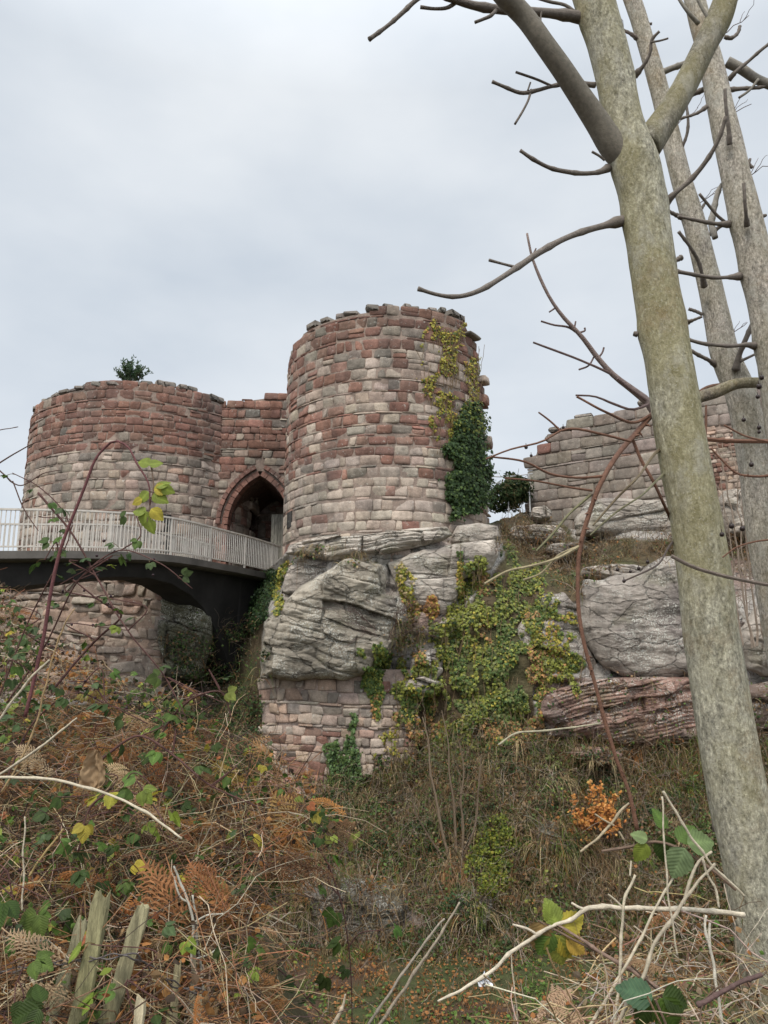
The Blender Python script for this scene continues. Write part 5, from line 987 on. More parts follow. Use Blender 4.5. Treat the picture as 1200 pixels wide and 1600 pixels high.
roses('red brown rose stem arching down from the mossy trunk towards the orange bush', [(998,1300,2.3,7),(985,1240,2.3,6),(965,1185,2.3,6),(943,1115,2.3,6.5),(928,1060,2.3,6),(914,1010,2.3,6.5),(904,960,2.3,6.5),(900,910,2.3,6.5),(905,850,2.3,7.5),(918,805,2.3,7.5),(943,745,2.3,8),(965,710,2.36,8.5),(990,680,2.5,9),(1018,650,2.7,9),(1050,620,2.9,9)],
  [([(985,688,2.3,4),(940,677,2.28,4),(880,672,2.26,4),(850,690,2.24,3.5),(800,703,2.2,3),(760,718,2.18,3)],), ([(942,742,2.3,5),(905,745,2.28,4),(860,740,2.25,4),(820,722,2.22,3.5),(770,715,2.2,3)],), ([(925,765,2.3,4),(890,760,2.28,3.5),(840,752,2.25,3),(790,748,2.2,3)],), ([(922,772,2.3,5),(890,800,2.28,4),(860,835,2.26,4),(835,860,2.24,3)], (.16, .15, .08)), ([(902,852,2.3,6),(870,870,2.28,5),(820,885,2.26,5),(790,892,2.24,4),(755,912,2.22,4)], (.30, .25, .15)), ([(988,686,2.5,5),(1000,715,2.5,5),(1022,755,2.5,5),(1038,790,2.55,5),(1056,825,2.75,4)],), ([(1050,690,2.8,5),(1030,702,2.6,5),(1000,740,2.28,4),(960,780,2.26,4),(925,820,2.24,3)], (.13, .10, .06)), ([(1060,720,2.8,4),(1048,730,2.7,4),(1005,770,2.28,3),(960,800,2.26,3),(920,835,2.24,2.5)], (.15, .14, .08)), ([(1075,830,2.8,4),(1050,850,2.6,4),(1030,878,2.4,3),(1005,892,2.26,3),(975,905,2.25,3)], (.08, .06, .05)), ([(1018,650,2.7,6),(990,660,2.5,5),(950,645,2.26,4),(900,620,2.24,3.5)],), ([(905,850,2.3,3),(870,866,2.3,3),(840,896,2.3,3),(815,905,2.3,3)], (.30,.25,.15)),
   ([(875,672,2.26,3),(862,660,2.26,3),(842,645,2.25,2.5)],), ([(1040,688,2.9,6),(1080,686,2.9,7),(1130,688,2.86,7),(1210,690,2.8,7)],), ([(1102,688,2.88,4),(1104,660,2.88,4),(1104,634,2.88,3)],), ([(1130,664,2.34,3),(1160,680,2.34,3),(1200,690,2.34,3)],)],
  [(822,699,2.22,6),(880,668,2.26,5),(830,712,2.22,5),(965,890,2.25,6),(975,908,2.25,6),(998,888,2.26,6),(1012,878,2.27,6),(985,893,2.26,5),(1162,656,2.34,7),(1174,726,2.34,8),(1186,668,2.34,7),(1143,822,2.34,9),(1160,826,2.34,9),(1128,835,2.34,8),(1186,675,2.34,6),(1190,590,2.34,8),(1186,604,2.34,9),(1184,620,2.34,7)])
roses('red brown wild rose shoot crossing below the trees at the frame edge', [(1220,740,2.5,4),(1180,745,2.5,4),(1150,740,2.5,3.5),(1128,720,2.5,3),(1110,700,2.5,3)], [([(1048,868,2.4,6),(1080,885,2.4,6),(1120,898,2.4,6),(1170,908,2.4,6),(1220,915,2.4,6)], (.14,.11,.09)), ([(1220,840,2.5,3),(1180,845,2.5,3),(1150,855,2.5,2.5),(1130,870,2.5,2.5)],)], [])

# ------------------------------------------------------------------ FOREGROUND: brambles, bracken, stalks, paling fence
def leaves_at(mb, P, size, cols, up_=(0, -.5, .8), hang=.6, tri=True):
    """compound bramble leaves: three leaflets on a short stalk"""
    for p, s_, c in zip(P, size, cols):
        a = norm(rng.normal(0, 1, 3)*[1, .5, .3]+[0, -.25, -.1]); nrm = norm(np.array(up_)+rng.normal(0, .45, 3)); k = 3 if tri else 1
        x = norm(np.cross(a, nrm)); y = np.cross(nrm, x); st = p+a*s_*.8
        mb.tubes(np.stack([p, (p+st)/2+nrm*.1*s_, st])[None], .0012, 4, (.16, .12, .05), cap=False)
        for j in range(k):
            ang = (0, .95, -.95)[j]+rng.normal(0, .12); yy = norm(y*math.cos(ang)+x*math.sin(ang)-np.array([0, 0, hang*rng.uniform(.3, 1)])); n2 = norm(nrm+rng.normal(0, .25, 3)); xx = norm(np.cross(yy, n2)); n2 = np.cross(xx, yy)
            sc = s_*(1. if j == 0 else .8)*rng.uniform(.9, 1.1)
            mb.inst(BLEAF, (np.stack([xx, yy, n2], -1)*sc)[None], (st+yy*s_*.12)[None], (np.array(c)*rng.uniform(.85, 1.15))[None])
def bramble(label, main, n, size, cols, wts, col=(.095, .045, .038), seed=None, berries=0, cat='bramble', sides=()):
    Q, r = pxline(main, 50, .01); t = thing('bramble', Q[0], label, cat); g = MB(); g.tubes(Q[None], r[None], 8, col)
    i = rng.integers(1, 49, 40); d = norm(rng.normal(0, 1, (40, 3))); g.tubes(np.stack([Q[i], Q[i]+d*.005, Q[i]+d*.008], 1), np.tile([.0015, .001, .0002], (40, 1)), 4, col)
    make('cane', g, M_TWIG, t, smooth_=True); SRC = [Q]
    for sd_ in sides: q, rr = pxline(sd_, 16, .008); g = MB(); g.tubes(q[None], rr[None], 6, col); make('side_shoot', g, M_TWIG, t); SRC.append(q)
    A_ = np.concatenate(SRC); ii = np.linspace(3, len(A_)-1, n).astype(int); lm = MB(); leaves_at(lm, A_[ii]+rng.normal(0, .006, (n, 3)), rng.uniform(.75, 1.2, n)*size, pal(cols, wts, n, .15)); make('leaves', lm, M_LEAF, t, smooth_=True)
    if berries:
        for b_ in range(berries): bm = MB(); ball(bm, A_[rng.integers(5, len(A_))]+rng.normal(0, .025, 3), rng.uniform(.004, .007), (.03, .012, .015), 5); make('berry', bm, M_BERRY, t, smooth_=True)
    return t
LD, LM, LY, LYY, LR, LB = (.036, .060, .014), (.068, .115, .022), (.17, .21, .035), (.34, .28, .04), (.28, .10, .04), (.058, .088, .035)
bramble('tall arching bramble shoot drooping in front of the lower tower, with yellow green leaves', [(40,1120,2.8,6),(64,1016,2.8,6),(96,860,2.8,5.5),(132,764,2.8,4.5),(158,705,2.8,4),(178,690,2.8,3.5),(196,697,2.78,3),(216,728,2.76,3),(234,757,2.74,2.5),(236,790,2.74,2)], 3, .001, [LY], [1], (.12, .045, .045))
def sprig(label, pts, size, cols, stem, name='bramble', tri=False):
    Q, r = pxline(stem, 20); t = thing(name, Q[0], label, 'bramble'); g = MB(); g.tubes(Q[None], r[None], 6, (.15, .10, .07)); make('cane', g, M_TWIG, t)
    for (x, y, Y, L_, ang, c, tilt) in pts:
        p = W(x, y, Y); s_ = L_/F*camd(p); lm = MB(); yy = np.array([math.sin(ang), tilt*.3, math.cos(ang)]); yy = norm(yy); n2 = norm(np.array([rng.normal(0, .3), -1, tilt])); xx = norm(np.cross(yy, n2)); n2 = np.cross(xx, yy)
        lm.inst(BLEAF, (np.stack([xx, yy, n2], -1)*s_)[None], p[None], np.array(c)[None]); make('leaf', lm, M_LEAF, t, smooth_=True)
sprig('bright yellow green leaf cluster hanging on the drooping shoot before the lower tower', [(236,725,2.74,24,-1.3,LY,.3),(232,726,2.73,22,1.3,LY,.4),(240,765,2.74,26,1.5,LYY,.2),(244,762,2.74,24,1.0,LY,.5),(238,772,2.74,28,2.0,LY,.2),(232,768,2.74,24,-2.4,LY,.1),(228,800,2.74,24,-1.4,LY,.5),(236,795,2.73,26,2.3,LYY,.2),(226,798,2.74,28,3.1,LY,.1),(232,812,2.74,24,2.8,LY,.1),(252,762,2.74,22,1.9,LY,.1),(222,780,2.74,18,-2.0,LYY,.1)], .05, None, [(236,728,2.74,2.5),(240,760,2.74,2),(234,790,2.74,2),(230,815,2.74,1.5)])
sprig('large veined green bramble leaves beside the mossy trunk, low down', [(1040,1295,2.1,34,-.4,LM,.4),(1036,1305,2.1,46,3.0,LD,.5),(1060,1315,2.08,40,.9,LM,.6),(1070,1325,2.06,52,-2.7,(.14,.19,.09),.4),(1074,1318,2.06,50,1.5,(.13,.18,.07),.5),(1010,1318,2.1,34,-2.6,LY,.3),(1048,1330,2.1,40,2.7,LY,.2),(1012,1312,2.1,26,-1.2,(.15,.2,.08),.4)], .1, None, [(940,1330,2.12,4),(990,1322,2.12,5),(1025,1315,2.1,4.5),(1060,1325,2.08,5),(1100,1350,2.06,5.5),(1150,1390,2.05,6)])
sprig('yellow and green bramble leaves with brown edges at the tip of a pale stick', [(870,1445,2.2,40,-.35,LY,.4),(858,1440,2.2,26,.2,LY,.3),(848,1440,2.2,48,-2.9,(.2,.13,.05),.3),(866,1460,2.2,52,2.9,(.2,.21,.04),.3),(878,1452,2.2,44,1.1,LYY,.5),(876,1462,2.2,46,2.5,LYY,.4),(884,1462,2.2,44,2.2,(.42,.27,.05),.4),(862,1455,2.2,44,-2.6,LM,.3)], .1, None, [(840,1438,2.2,3),(866,1452,2.2,3.5),(900,1470,2.18,4),(960,1500,2.15,5),(1010,1530,2.1,6)])
sprig('two dark leaflets low at the bottom edge among the pale sticks', [(1020,1560,1.95,56,-1.3,(.05,.10,.05),.6),(1030,1560,1.95,62,2.6,LM,.5),(1020,1560,1.95,52,-2.7,LD,.5),(1035,1556,1.95,50,1.9,LD,.5)], .1, None, [(1024,1562,1.95,4),(1040,1600,1.95,4),(1060,1680,1.95,4)])
EDGE = [(-80,880),(0,915),(30,960),(70,1000),(120,1020),(200,1050),(260,1072),(310,1095),(350,1128),(400,1150),(440,1185),(470,1215),(520,1285),(500,1330),(440,1340),(425,1400),(400,1450),(395,1520),(420,1600),(400,1700),(-80,1700)]
def depth_at(py): return np.interp(py, [950, 1150, 1400, 1600, 1750], [4.4, 3.7, 2.75, 2.15, 1.9])
names = ['long arching bramble cane with dark leaves at the top left edge', 'bramble with grey green leaves below the footbridge, left', 'bramble spray with dark berries left of the brown curled leaf', 'bramble with small leaves crossing before the retaining wall', 'dark bramble cane running down right below the retaining wall', 'bramble with green leaflets near the shaded gap', 'yellow leaved bramble right of the brown curled leaf', 'bramble with pale green leaves above the rusty frond', 'bramble rooted at the left edge with big blue green leaves', 'small bramble with toothed leaves among the fence pales', 'bramble cane hanging with leaves in front of the low grey block', 'bramble with dull leaves at the lower left corner', 'bramble leaves behind the tall fence pales', 'bramble climbing near the lichened stick', 'dense leafy bramble mound in the middle of the tangle', 'bramble reaching right above the ditch with sparse leaves']
lines = [[(-40,1180,3.2),(10,1060,3.2),(40,980,3.2),(90,880,3.1),(110,830,3.1),(60,760,3.1),(20,740,3.1)], [(10,1100,3.3),(70,1010,3.3),(130,900,3.2),(190,860,3.2),(250,880,3.1),(300,920,3.1)], [(0,1240,3.1),(60,1120,3.1),(120,1080,3.0),(170,1100,3.0),(230,1130,3.0)], [(80,1080,3.4),(150,1000,3.4),(190,960,3.3),(150,935,3.3),(110,905,3.3)], [(60,770,3.2),(110,830,3.2),(150,900,3.2),(200,985,3.1),(260,1060,3.1),(290,1120,3.1)], [(230,1190,3.3),(270,1120,3.3),(310,1085,3.2),(345,1080,3.2),(360,1120,3.2)], [(120,1330,2.6),(150,1250,2.6),(190,1235,2.6),(230,1250,2.55),(260,1290,2.5)], [(150,1190,3),(220,1150,3),(270,1180,2.95),(330,1230,2.9),(400,1260,2.9)], [(-60,1500,2.1),(-20,1420,2.1),(10,1360,2.1),(20,1400,2.1),(40,1450,2.1)], [(230,1720,1.9),(215,1600,1.95),(205,1530,1.95),(225,1545,1.95),(250,1560,1.95)], [(400,1260,4.2),(500,1330,4.2),(530,1400,4.2),(545,1480,4.2),(550,1600,4.2)], [(-20,1700,1.8),(20,1600,1.85),(30,1530,1.9),(50,1590,1.85)], [(60,1540,2.5),(80,1450,2.5),(110,1400,2.5),(140,1450,2.5),(150,1500,2.5)], [(420,1640,3),(400,1500,3),(370,1420,3),(390,1360,3),(430,1340,3)], [(40,1400,2.9),(100,1300,2.9),(170,1270,2.9),(240,1290,2.85),(300,1350,2.8)], [(300,1540,3.4),(360,1460,3.4),(430,1510,3.4),(480,1560,3.4),(520,1610,3.4)]]
for i, (nm, ln) in enumerate(zip(names, lines)):
    w0 = rng.uniform(2.6, 4.4); ln = [(x, y, Y, w0*(1-.6*k/len(ln))) for k, (x, y, Y) in enumerate(ln)]; cs = [[LD, LB, LM], [LM, LY, LYY], [LD, LM, LY], [LD, LR, LM]][(0, 0, 0, 2, 0, 2, 1, 2, 0, 2, 2, 0, 0, 2, 2, 0)[i]]
    bramble(nm, ln, (26, 16, 14, 9, 9, 9, 10, 12, 9, 7, 9, 9, 9, 9, 16, 8)[i], (.042, .040, .045, .036, .034, .045, .05, .045, .055, .042, .07, .055, .045, .05, .045, .05)[i], cs, [4, 3, 2], berries=(12 if i in (1, 2, 3, 8) else 0), sides=[[(ln[k][0], ln[k][1], ln[k][2], 2.5), (ln[k][0]+rng.uniform(-50, 50), ln[k][1]-rng.uniform(10, 40), ln[k][2], 2), (ln[k][0]+rng.uniform(-90, 90), ln[k][1]-rng.uniform(-20, 60), ln[k][2], 1.5)] for k in (1, 2, 3)])
# the tangle itself: dead stems, leaves, fern
def mass(n, poly, seed, back=0.): 
    px, py = inside_pts(poly, n, 14, seed); qx, qy = inside_pts([(-520,860),(-70,880),(-70,1560),(-520,1560)], int(n*.55), 14, seed+60); px, py = np.r_[px, qx], np.r_[py, qy]; Y = depth_at(py)+rng.uniform(-.35, .5, len(px))+back; Y = np.where((px < 340) & (px > 40) & (py > 1400), np.maximum(Y, rng.uniform(2.3, 2.9, len(px)))-.55*(rng.random(len(px)) < .06), Y); return px, py, W(px, py, Y)
px, py, P = mass(5200, EDGE, 2); n = len(P); D = np.stack([rng.normal(.25, .8, n), rng.normal(0, .5, n), rng.normal(.15, .55, n)], -1)
g = MB(); L_ = rng.uniform(.12, .55, n)*np.where(py < 1120, .6, 1); Q = wiggle(P-norm(D)*L_[:, None]/2, D, L_, 7, .22, rng.uniform(0, .35, n)); g.tubes(Q, np.linspace(1, .5, 7)[None]*rng.uniform(.0006, .0019, (n, 1)), 5, pal([STRAW, (.46, .38, .27), BRN, (.26, .12, .06), (.26, .19, .13), DKB, (.05, .03, .025)], [1.7, 1.3, 2.6, 3, 1.6, 3, 2.5], n), cap=False)
make('dead_stems', g, M_STALK, kind='stuff')
px, py, P = mass(17000, EDGE, 5, .22); n = len(P); g = MB(); g.inst(KITE, frames(rng.normal(0, 1, (n, 3))+[0, -.4, .8], rng.normal(0, 1, (n, 3)), .4, .4)*rng.uniform(.010, .032, n)[:, None, None], P, mixp((BRN, .7), (DKB, 1.2), ((.045,.03,.02), 1.4), (RUST, lambda x, y, P: .9+3*nzp(x, y, 55, 3)), ((.34, .17, .06), lambda x, y, P: .3+2.6*nzp(x, y, 55, 3)), (LD, lambda x, y, P: 1.8-4*nzp(x, y, 55, 3)), (LM, lambda x, y, P: 1.0-4*nzp(x, y, 55, 3)), (LY, .18), (LR, .12))(px, py, P, n)); make('leaf_litter', g, M_DRY, kind='stuff')
px, py, P = mass(2300, EDGE, 8, -.08); k_ = nzp(px, py, 55, 3) < rng.normal(-.05, .25, len(px)); P = P[k_]; n = len(P); g = MB(); leaves_at(g, P, rng.uniform(.020, .040, n), pal([LD, LM, LY, LYY, LB, LR], [4.5, 4, 2.4, 1.2, 1.5, .5], n)); make('bramble_leaves', g, M_LEAF, kind='stuff', smooth_=True)
def frond(P, yd, nr, s_, c, k): M_ = frames(np.array([nr], float), np.array([yd], float), .15, .1)*s_; m = MB(); m.inst(FRONDS[k], M_, np.array([P]), np.array([c])); return m
g = MB(); px, py, P = mass(560, EDGE, 11, .15)
for i in range(len(P)):
    if nzp(px[i], py[i], 55, 3) < -.25: continue
    s_ = rng.uniform(.09, .24)*(1 if py[i] < 1400 else .75); yd = norm(np.array([rng.normal(.3, .8), rng.normal(-.2, .4), rng.normal(.1, .5)])); c = pal([RUST, (.28, .145, .06), (.36, .23, .11), BRN, (.24, .20, .05), (.34, .16, .05), (.12, .06, .03)], [3, 2.5, 2, 2.5, 1, 2, 2.5], 1)[0]; g.join(frond(P[i], yd, [rng.normal(0, .4), -.5, .8], s_, c, i % 4))
make('dead_bracken', g, M_DRY, kind='stuff')
FR = [('thick rusty brown bracken frond arching over above the two tall fence pales', [(230,1320),(330,1400)], 2.45, .40, (.30, .14, .06)), ('golden brown bracken frond curving down in front of the red rock foot', [(420,1225),(520,1300)], 3.3, .42, (.40, .25, .09)), ('ginger bracken frond just left of the masonry patch base', [(380,1150),(450,1165)], 3.5, .4, (.38, .22, .10)), ('tan bracken frond with curled tips below the retaining wall', [(180,1120),(262,1110)], 3.1, .26, (.40, .26, .14)), ('pale tan bracken frond beside the brown curled leaf', [(160,1190),(225,1160)], 2.9, .24, (.42, .30, .17)), ('rust coloured frond hanging right under the arching frond', [(300,1330),(325,1400)], 2.5, .3, (.28, .12, .05)), ('faded bracken frond at the left edge below the big blue green leaves', [(10,1440),(60,1480)], 2.0, .22, (.40, .28, .17)), ('dry feathery frond at the lower left corner', [(0,1560),(50,1530)], 1.9, .2, (.38, .27, .16)), ('yellowish bracken frond reaching over the shaded gap', [(330,1180),(410,1160)], 3.4, .32, (.36, .24, .06)), ('thin tan frond near the left edge above the long arching stick', [(20,1160),(90,1150)], 3.0, .24, (.42, .31, .19)), ('brown frond among green leaves in the tangle centre', [(210,1230),(260,1260)], 2.8, .22, (.32, .2, .1)), ('dark rust frond low right of the short pales', [(340,1480),(380,1560)], 2.9, .35, (.26, .12, .05))]
for nm, ((x0, y0), (x1, y1)), Y, s_, c in FR:
    P0, P1 = W(x0, y0, Y), W(x1, y1, Y-.1); o = make('bracken_frond', frond(P0, norm(P1-P0), [0, -.8, .6] if y1 > y0+60 else [0, -.7, .8], s_*.8, np.array(c)*.85, rng.integers(4)), M_DRY, None, nm, 'bracken frond', 'dead bracken fronds in the near tangle')
# curled brown leaf
def crumple(name, label, cat, c, sx, sz, col, mat, seed, parentless=True, amp=.25):
    n = 22; u, v = np.meshgrid(np.linspace(-1, 1, n), np.linspace(-1, 1, n), indexing='ij'); w = np.sqrt(np.clip(1-(v*.96)**2, 0, 1))**.7*(.7+.3*v*-1); V = np.stack([u*w*sx, .35*sx*np.cos(u*2.3)+amp*sx*fbm(np.stack([u, v, u*0+seed], -1), 1.8, 4), v*sz], -1)
    V[..., 0] += .12*sx*fbm(np.stack([u, v, u*0+seed+9], -1), 2., 3); g = MB(); g.grid(V+c, col); g.grid(V[::-1]+c+[0, .0015, 0], col); return make(name, g, mat, None, label, cat, smooth_=True)
crumple('dead_leaf', 'large pale brown curled dead leaf caught in the brambles', 'leaf', W(146, 1202, 2.45), .050, .056, (.38, .26, .15), M_DRY, 3, amp=.7)
g_ = cast(np.array([757.]), np.array([1540.]))[0][0]; crumple('litter', 'scrap of white litter lying on the ditch floor behind the pale stick', 'litter', g_+[0, -.1, .12], .17, .12, (.75, .77, .82), M_RAIL, 8, amp=.9)
# named sticks
def stick(label, pts, col=(.44, .38, .28), n=26, forks=()):
    Q, r = pxline(pts, n*2, .008); r = r*.78*(1+.35*np.exp(-(((np.arange(n*2)+rng.integers(9)) % 13)-6.)**2)); Q = Q+np.stack([fbm(Q*16+k*7, 1, 2) for k in range(3)], -1)*.006; col = np.array(col)*rng.uniform(.78, .98)*np.array([1, .985, .94]); g = MB(); g.tubes(Q[None], r[None], 7, col, rough=.12)
    if not forks: return make('dry_stalk', g, M_STALK, None, label, 'dry stalk', 'dry stalks standing and lying in the foreground', smooth_=True)
    t = thing('dry_stalk', Q[0], label, 'dry stalk', 'dry stalks standing and lying in the foreground'); make('stem', g, M_STALK, t, smooth_=True)
    for f in forks: Q, r = pxline(f, 12, .004); g = MB(); g.tubes(Q[None], r[None], 6, col); make('side_twig', g, M_STALK, t)
PS = (.50, .44, .34); GS_ = (.40, .36, .30)
stick('long pale cane arching from the left edge over the tangle', [(-40,1216,2.3,6),(20,1213,2.3,6),(80,1215,2.3,5.5),(130,1228,2.3,5.5),(180,1245,2.3,5),(230,1275,2.28,5),(282,1312,2.26,4)], PS)
stick('pale straight cane rising from the left edge to upper right', [(-20,1225,2.5,5),(30,1190,2.5,5),(75,1155,2.5,4.5),(122,1120,2.5,3.5)], PS)
stick('second pale cane at the left edge, steeper, ending high', [(-20,1150,2.7,5),(10,1110,2.7,5),(40,1070,2.7,5),(77,1030,2.7,4)], PS)
stick('tan reed rising diagonally across the retaining wall base', [(0,1240,2.6,4),(40,1170,2.6,4),(70,1080,2.6,3.5),(95,990,2.6,3),(118,950,2.6,2)], (.36, .25, .13))
stick('whitish lichened stick standing upright right of the fence pales', [(296,1700,2.4,7),(292,1600,2.4,6),(300,1560,2.4,6),(302,1500,2.4,6),(303,1450,2.4,6),(296,1410,2.4,5),(280,1375,2.4,4.5),(272,1355,2.4,4)], (.48, .46, .40), 40, [[(296,1410,2.4,3.5),(285,1405,2.4,3),(276,1388,2.4,3),(272,1370,2.4,2.5)], [(302,1500,2.4,3),(330,1490,2.4,3),(345,1478,2.4,2.5)], [(306,1440,2.4,3),(325,1430,2.4,3),(350,1428,2.4,2)]])
stick('second whitish lichened stick close beside the first', [(322,1700,2.42,6),(321,1600,2.42,5.5),(318,1540,2.42,5.5),(312,1490,2.42,5),(308,1440,2.42,4.5),(302,1400,2.42,4)], (.46, .44, .38))
stick('pinkish forked twig standing right of the lichened sticks', [(328,1700,2.3,5),(328,1600,2.3,4.5),(328,1545,2.3,4.5),(331,1510,2.3,3.5)], (.36, .26, .2), 20, [[(328,1550,2.3,4),(322,1530,2.3,3),(318,1508,2.3,2.5)]])
stick('long pale twig reaching right over the ditch from the tangle', [(300,1390,3,4),(350,1410,3,4),(400,1428,3,4),(440,1440,3,4),(464,1450,3,4)], PS)
stick('thin pale upright stem left of the tallest pale', [(35,1420,2.4,3.5),(36,1360,2.4,3.5),(38,1275,2.4,3)], PS)
stick('golden cane crossing the tangle towards the rusty frond', [(45,1370,2.5,5),(60,1345,2.5,4.5),(80,1315,2.5,4.5),(98,1295,2.5,3.5)], (.42, .31, .14))
stick('tall tan reed standing above the ditch edge', [(310,1370,3,4),(318,1330,3,4),(332,1260,3,3.5),(346,1200,3,3),(360,1155,3,2)], (.38, .28, .15))
stick('pale bent twig at the lower left crossing low', [(50,1520,2,5),(66,1550,2,5),(80,1585,2,5),(98,1640,2,5)], PS)
stick('pair member: longer pale stick leaning right over the grassy ditch', [(560,1660,3.2,7),(592,1600,3.2,6),(640,1530,3.2,6),(690,1455,3.2,5),(717,1410,3.2,4)], (.40, .34, .27))
stick('shorter pale stick leaning beside the longer one over the grassy ditch', [(540,1660,3.25,6),(578,1595,3.25,5.5),(625,1525,3.25,5),(665,1470,3.25,4.5),(694,1435,3.25,4)], (.42, .37, .31))
stick('short splintered stick tip poking up at the bottom edge centre', [(500,1680,2.3,10),(520,1600,2.3,9),(532,1575,2.3,7),(540,1553,2.3,3)], (.50, .42, .32))
stick('long pale stick running level from the mossy trunk, then down left into the grass', [(1160,1428,2.2,10),(1120,1424,2.2,10),(1050,1420,2.2,9),(980,1419,2.2,9),(915,1422,2.2,9),(895,1435,2.2,8),(850,1452,2.2,8),(800,1485,2.2,7.5),(765,1520,2.2,7),(720,1545,2.2,6),(685,1562,2.2,4)], (.52, .46, .37), 60, [[(915,1422,2.2,5),(905,1418,2.2,4),(893,1411,2.2,3.5)], [(838,1460,2.2,4),(825,1452,2.2,4),(800,1444,2.2,3)]])
stick('pale stalk leaning from the upper centre down to the trunk', [(1035,1238,2.0,5),(1050,1262,2.0,5),(1075,1300,2.0,5),(1100,1335,2.0,5),(1125,1365,2.0,5),(1160,1400,2.0,5)], PS)
stick('thin straight pale stalk standing in front of the veined leaves', [(1058,1490,1.9,3.5),(1048,1430,1.9,4),(1040,1370,1.9,4),(1035,1310,1.9,3.5),(1032,1245,1.9,3)], PS)
stick('upright pale stalk left in the heap, topped by a side shoot', [(955,1680,2.1,6),(962,1600,2.1,6),(968,1520,2.1,6),(972,1450,2.1,5.5),(978,1400,2.1,5.5),(992,1366,2.1,5)], PS, 30, [[(975,1420,2.1,3.5),(960,1405,2.1,3),(950,1397,2.1,2.5)], [(984,1368,2.1,3),(986,1345,2.1,2.5)]])
stick('forked pale stalk rising right towards the trunk', [(930,1660,2.0,8),(990,1550,2.0,8),(1030,1470,2.0,7),(1060,1420,2.0,7),(1085,1380,2.0,6),(1118,1348,2.0,5)], (.46, .40, .31), 40, [[(1068,1412,2.0,5),(1080,1370,2.0,5),(1092,1345,2.0,4),(1112,1330,2.0,4)]])
stick('pale stalk curving from the heap up left past the veined leaves', [(900,1640,2.1,6),(960,1540,2.1,6),(1010,1450,2.1,5),(1040,1390,2.1,4.5),(1060,1360,2.1,4)], PS)
stick('white peeled stalk standing near the trunk', [(1130,1680,1.95,6),(1122,1560,1.95,5.5),(1110,1490,1.95,5.5),(1102,1460,1.95,5),(1103,1430,1.95,5)], (.58, .54, .46), 26, [[(1110,1490,1.95,4),(1108,1460,1.95,4),(1109,1442,1.95,3.5)]])
stick('dark twig crossing from the yellow leaves down to the heap', [(870,1445,2.2,5),(900,1462,2.18,6),(940,1490,2.15,7),(985,1515,2.12,8),(1030,1545,2.1,9)], (.22, .15, .12))
stick('dark purplish cane lying low against the trunk', [(1090,1570,1.9,10),(1120,1550,1.9,9),(1155,1535,1.9,9),(1190,1525,1.9,9)], (.12, .075, .07))
stick('pale angled twig touching the trunk below the veined leaves', [(1095,1340,2,5),(1105,1370,2,5),(1118,1395,2,5),(1124,1418,2,4.5)], PS)
stick('thin stalk with a fork rising from the orange bush corner', [(905,1330,2.2,4),(955,1290,2.2,5),(975,1262,2.2,5),(982,1255,2.2,4)], (.40, .33, .23), 20, [[(960,1290,2.2,3),(945,1282,2.2,3),(930,1272,2.2,2.5)], [(968,1300,2.2,3),(975,1312,2.2,3)]])
stick('pale hooked twig hanging over the ivy, centre right', [(780,1165,2.4,4),(810,1146,2.4,4),(850,1142,2.4,4),(900,1136,2.4,3.5),(940,1130,2.4,3)], (.36, .33, .24))
stick('thin wiry stalk standing in the ditch grass left of the tan fern', [(808,1640,2.3,3.5),(806,1570,2.3,3),(800,1530,2.3,3),(796,1487,2.3,2.5)], PS)
# lower right heap
HEAP = [(800,1600),(900,1540),(930,1480),(960,1440),(1010,1420),(1080,1400),(1160,1440),(1230,1500),(1260,1700),(820,1700)]
px, py = inside_pts(HEAP, 420, 20, 4); Y = np.interp(py, [1400, 1600], [2.5, 2.0])+rng.uniform(-.2, .4, len(px)); P = W(px, py, Y); n = len(P)
D = np.stack([rng.normal(.4, .8, n), rng.normal(0, .4, n), rng.normal(.1, .55, n)], -1); L_ = rng.uniform(.08, .36, n); Q = wiggle(P-norm(D)*L_[:, None]/2, D, L_, 7, .2, rng.uniform(0, .3, n)); g = MB(); g.tubes(Q, np.linspace(1, .5, 7)[None]*rng.uniform(.0007, .0024, (n, 1)), 5, pal([(.46, .39, .30), STRAW, (.33, .27, .21), BRN, (.24, .14, .09), DKB], [3, 3, 3, 2, 2, 2], n), cap=False); make('dead_stems', g, M_STALK, kind='stuff')
px, py = inside_pts(HEAP, 900, 20, 9); Y = np.interp(py, [1400, 1600], [2.6, 2.15])+rng.uniform(-.1, .5, len(px)); P = W(px, py, Y); n = len(P); g = MB(); g.inst(KITE, frames(rng.normal(0, 1, (n, 3))+[0, -.4, .8], rng.normal(0, 1, (n, 3)), .4, .4)*rng.uniform(.01, .026, n)[:, None, None], P, pal([BRN, DKB, RUST, LM, (.30, .22, .14)], [3, 2, 2, 1.2, 3], n)); make('leaf_litter', g, M_DRY, kind='stuff')
for i, (x0, y0, x1, y1, Y, s_, nm) in enumerate([(905,1560,840,1490,2.2,.2,'curled tan frond with its tip touching the pale level stick'), (900,1580,790,1490,2.25,.24,'pale pinkish tan bracken frond over the ditch floor, uppermost of its cluster'), (930,1600,830,1560,2.15,.24,'tan bracken frond lying flattest near the white litter'), (1000,1600,890,1550,2.1,.22,'broad tan bracken frond at the bottom edge, left of the stick heap'), (960,1500,1040,1450,2.2,.16,'shrivelled brown frond tangled in the middle of the stick heap'), (1070,1430,1040,1380,2.3,.14,'rust brown frond hanging behind the veined leaves')]):
    s_ *= .85; P0, P1 = W(x0, y0, Y), W(x1, y1, Y); make('bracken_frond', frond(P0, norm(P1-P0), [0, -.5, .9], s_, [(.46, .31, .20), (.50, .35, .24), (.44, .30, .19), (.48, .33, .22), (.36, .23, .13), (.30, .15, .07)][i], i % 4), M_DRY, None, nm, 'bracken frond', 'dead bracken fronds in the near tangle')
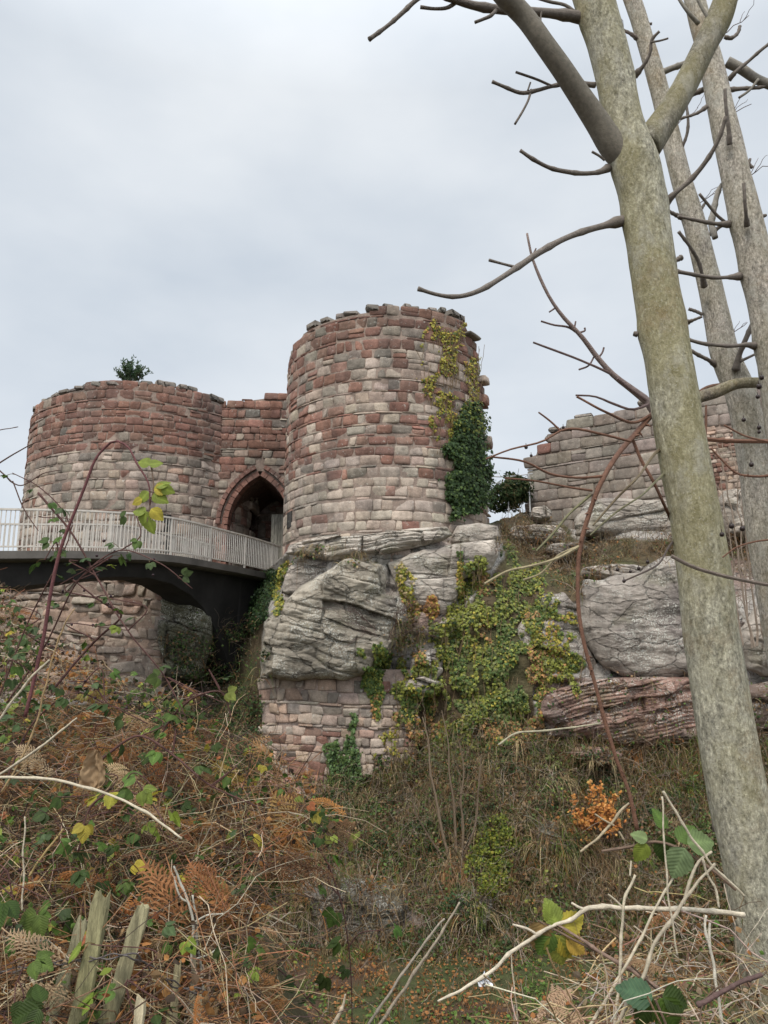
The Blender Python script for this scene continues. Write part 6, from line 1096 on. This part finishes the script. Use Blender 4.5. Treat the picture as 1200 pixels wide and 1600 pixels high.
# left edge twigs against the sky
stick('fine bare bramble twig reaching in from the left edge across the lower tower', [(-30,700,3.1,3),(0,735,3.1,3),(30,760,3.1,2.5),(70,740,3.1,2),(95,735,3.1,1.5)], (.12, .07, .06), 20, [[(-10,730,3.1,2.5),(30,705,3.1,2),(60,690,3.1,1.5),(85,688,3.1,1)], [(20,752,3.1,2),(40,800,3.1,2),(60,830,3.1,1.5)]])
stick('dark fine twig at the left edge against the sky', [(-30,680,3.2,2.5),(0,672,3.2,2),(30,667,3.2,1.5)], (.12, .07, .06), 10)
# paling fence
fn = thing('paling_fence', W(160, 2050, 2.0), 'broken paling fence of split mossy wooden pales joined by wire, half buried in brambles', 'fence')
for (xt, yt, xb, yb, Y, w, k, cc) in [(160,1396,108,1640,2.0,31,0,(.27,.24,.14)), (221,1418,152,1640,2.02,30,1,(.28,.25,.15)), (128,1436,62,1660,2.15,23,2,(.26,.24,.15)), (279,1506,268,1680,2.2,16,3,(.34,.29,.17)), (223,1560,218,1700,1.95,19,4,(.42,.36,.24)), (313,1556,310,1700,2.25,12,5,(.26,.23,.15)), (64,1452,48,1700,2.3,16,6,(.24,.21,.15)), (300,1470,296,1700,2.35,10,7,(.22,.19,.13)), (262,1580,260,1700,2.3,10,8,(.26,.25,.12))]:
    a_, b_ = W(xt, yt, Y), W(xb, yb, Y-.02); d_ = norm(b_-a_); b_ = a_+d_*((a_[2]+1.75)/max(.05, -d_[2])); wm = w*.82/F*camd(a_); n = 46; t = np.linspace(0, 1, n); ax = a_[None]*(1-t[:, None])+b_[None]*t[:, None]; ax[:, 0] += .006*np.sin(t*9+k)
    sdv = norm(np.cross(d_, [0, 1, 0])); fv = np.array([0, 1., 0]); cs_ = np.array([(-1, -.35), (-.75, -.6), (-.2, -.75), (.45, -.62), (.95, -.4), (1, .2), (.5, .5), (-.6, .55)]); tap = np.r_[.72, .9, .96, np.ones(n-3)]
    V = ax[:, None]+wm/2*tap[:, None, None]*(1+.1*fbm(ax*6+k, 1, 3))[:, None, None]*(cs_[None, :, :1]*sdv+cs_[None, :, 1:]*fv*.8); V = V+.007*fbm(V*np.array([60, 60, 5])+k, 1, 3)[..., None]*np.array([1, 1, 0]); V[0] += d_*(rng.uniform(-.014, .012, (8, 1)))
    c = np.tile(np.array(cc), (n*8, 1)); gmix = smooth(.1, .7, t+.5*fbm(V[:, 0]*4, 1, 3))[:, None].repeat(8, 1).reshape(-1, 1)*.75; c = c*(1-gmix)+np.array([.19, .20, .06])*gmix; m = MB(); m.grid(V, c, wrap=True); m.add(V[0], np.arange(8)[None, ::-1], c[:8]*1.2); make('pale', m, M_WOOD, fn, smooth_=False)
for ys_ in ((1496, 1502), (1500, 1507)):
    Q, r = pxline([(-20,ys_[0]+25,2.12,2.5),(80,ys_[0]+8,2.08,2.5),(150,ys_[0],1.97,2.5),(210,ys_[1]-10,1.98,2.8),(250,ys_[1]+20,2.1,2.5),(282,ys_[1]+38,2.17,2.5),(320,ys_[1]+45,2.2,2.5)], 50); q = np.linspace(0, 60, 50)+(0 if ys_[0] == 1496 else np.pi); Q = Q+.003*np.stack([np.sin(q), np.cos(q), np.sin(q)], -1); m = MB(); m.tubes(Q[None], r[None], 5, (.10, .085, .08)); make('wire', m, M_RAIL, fn)
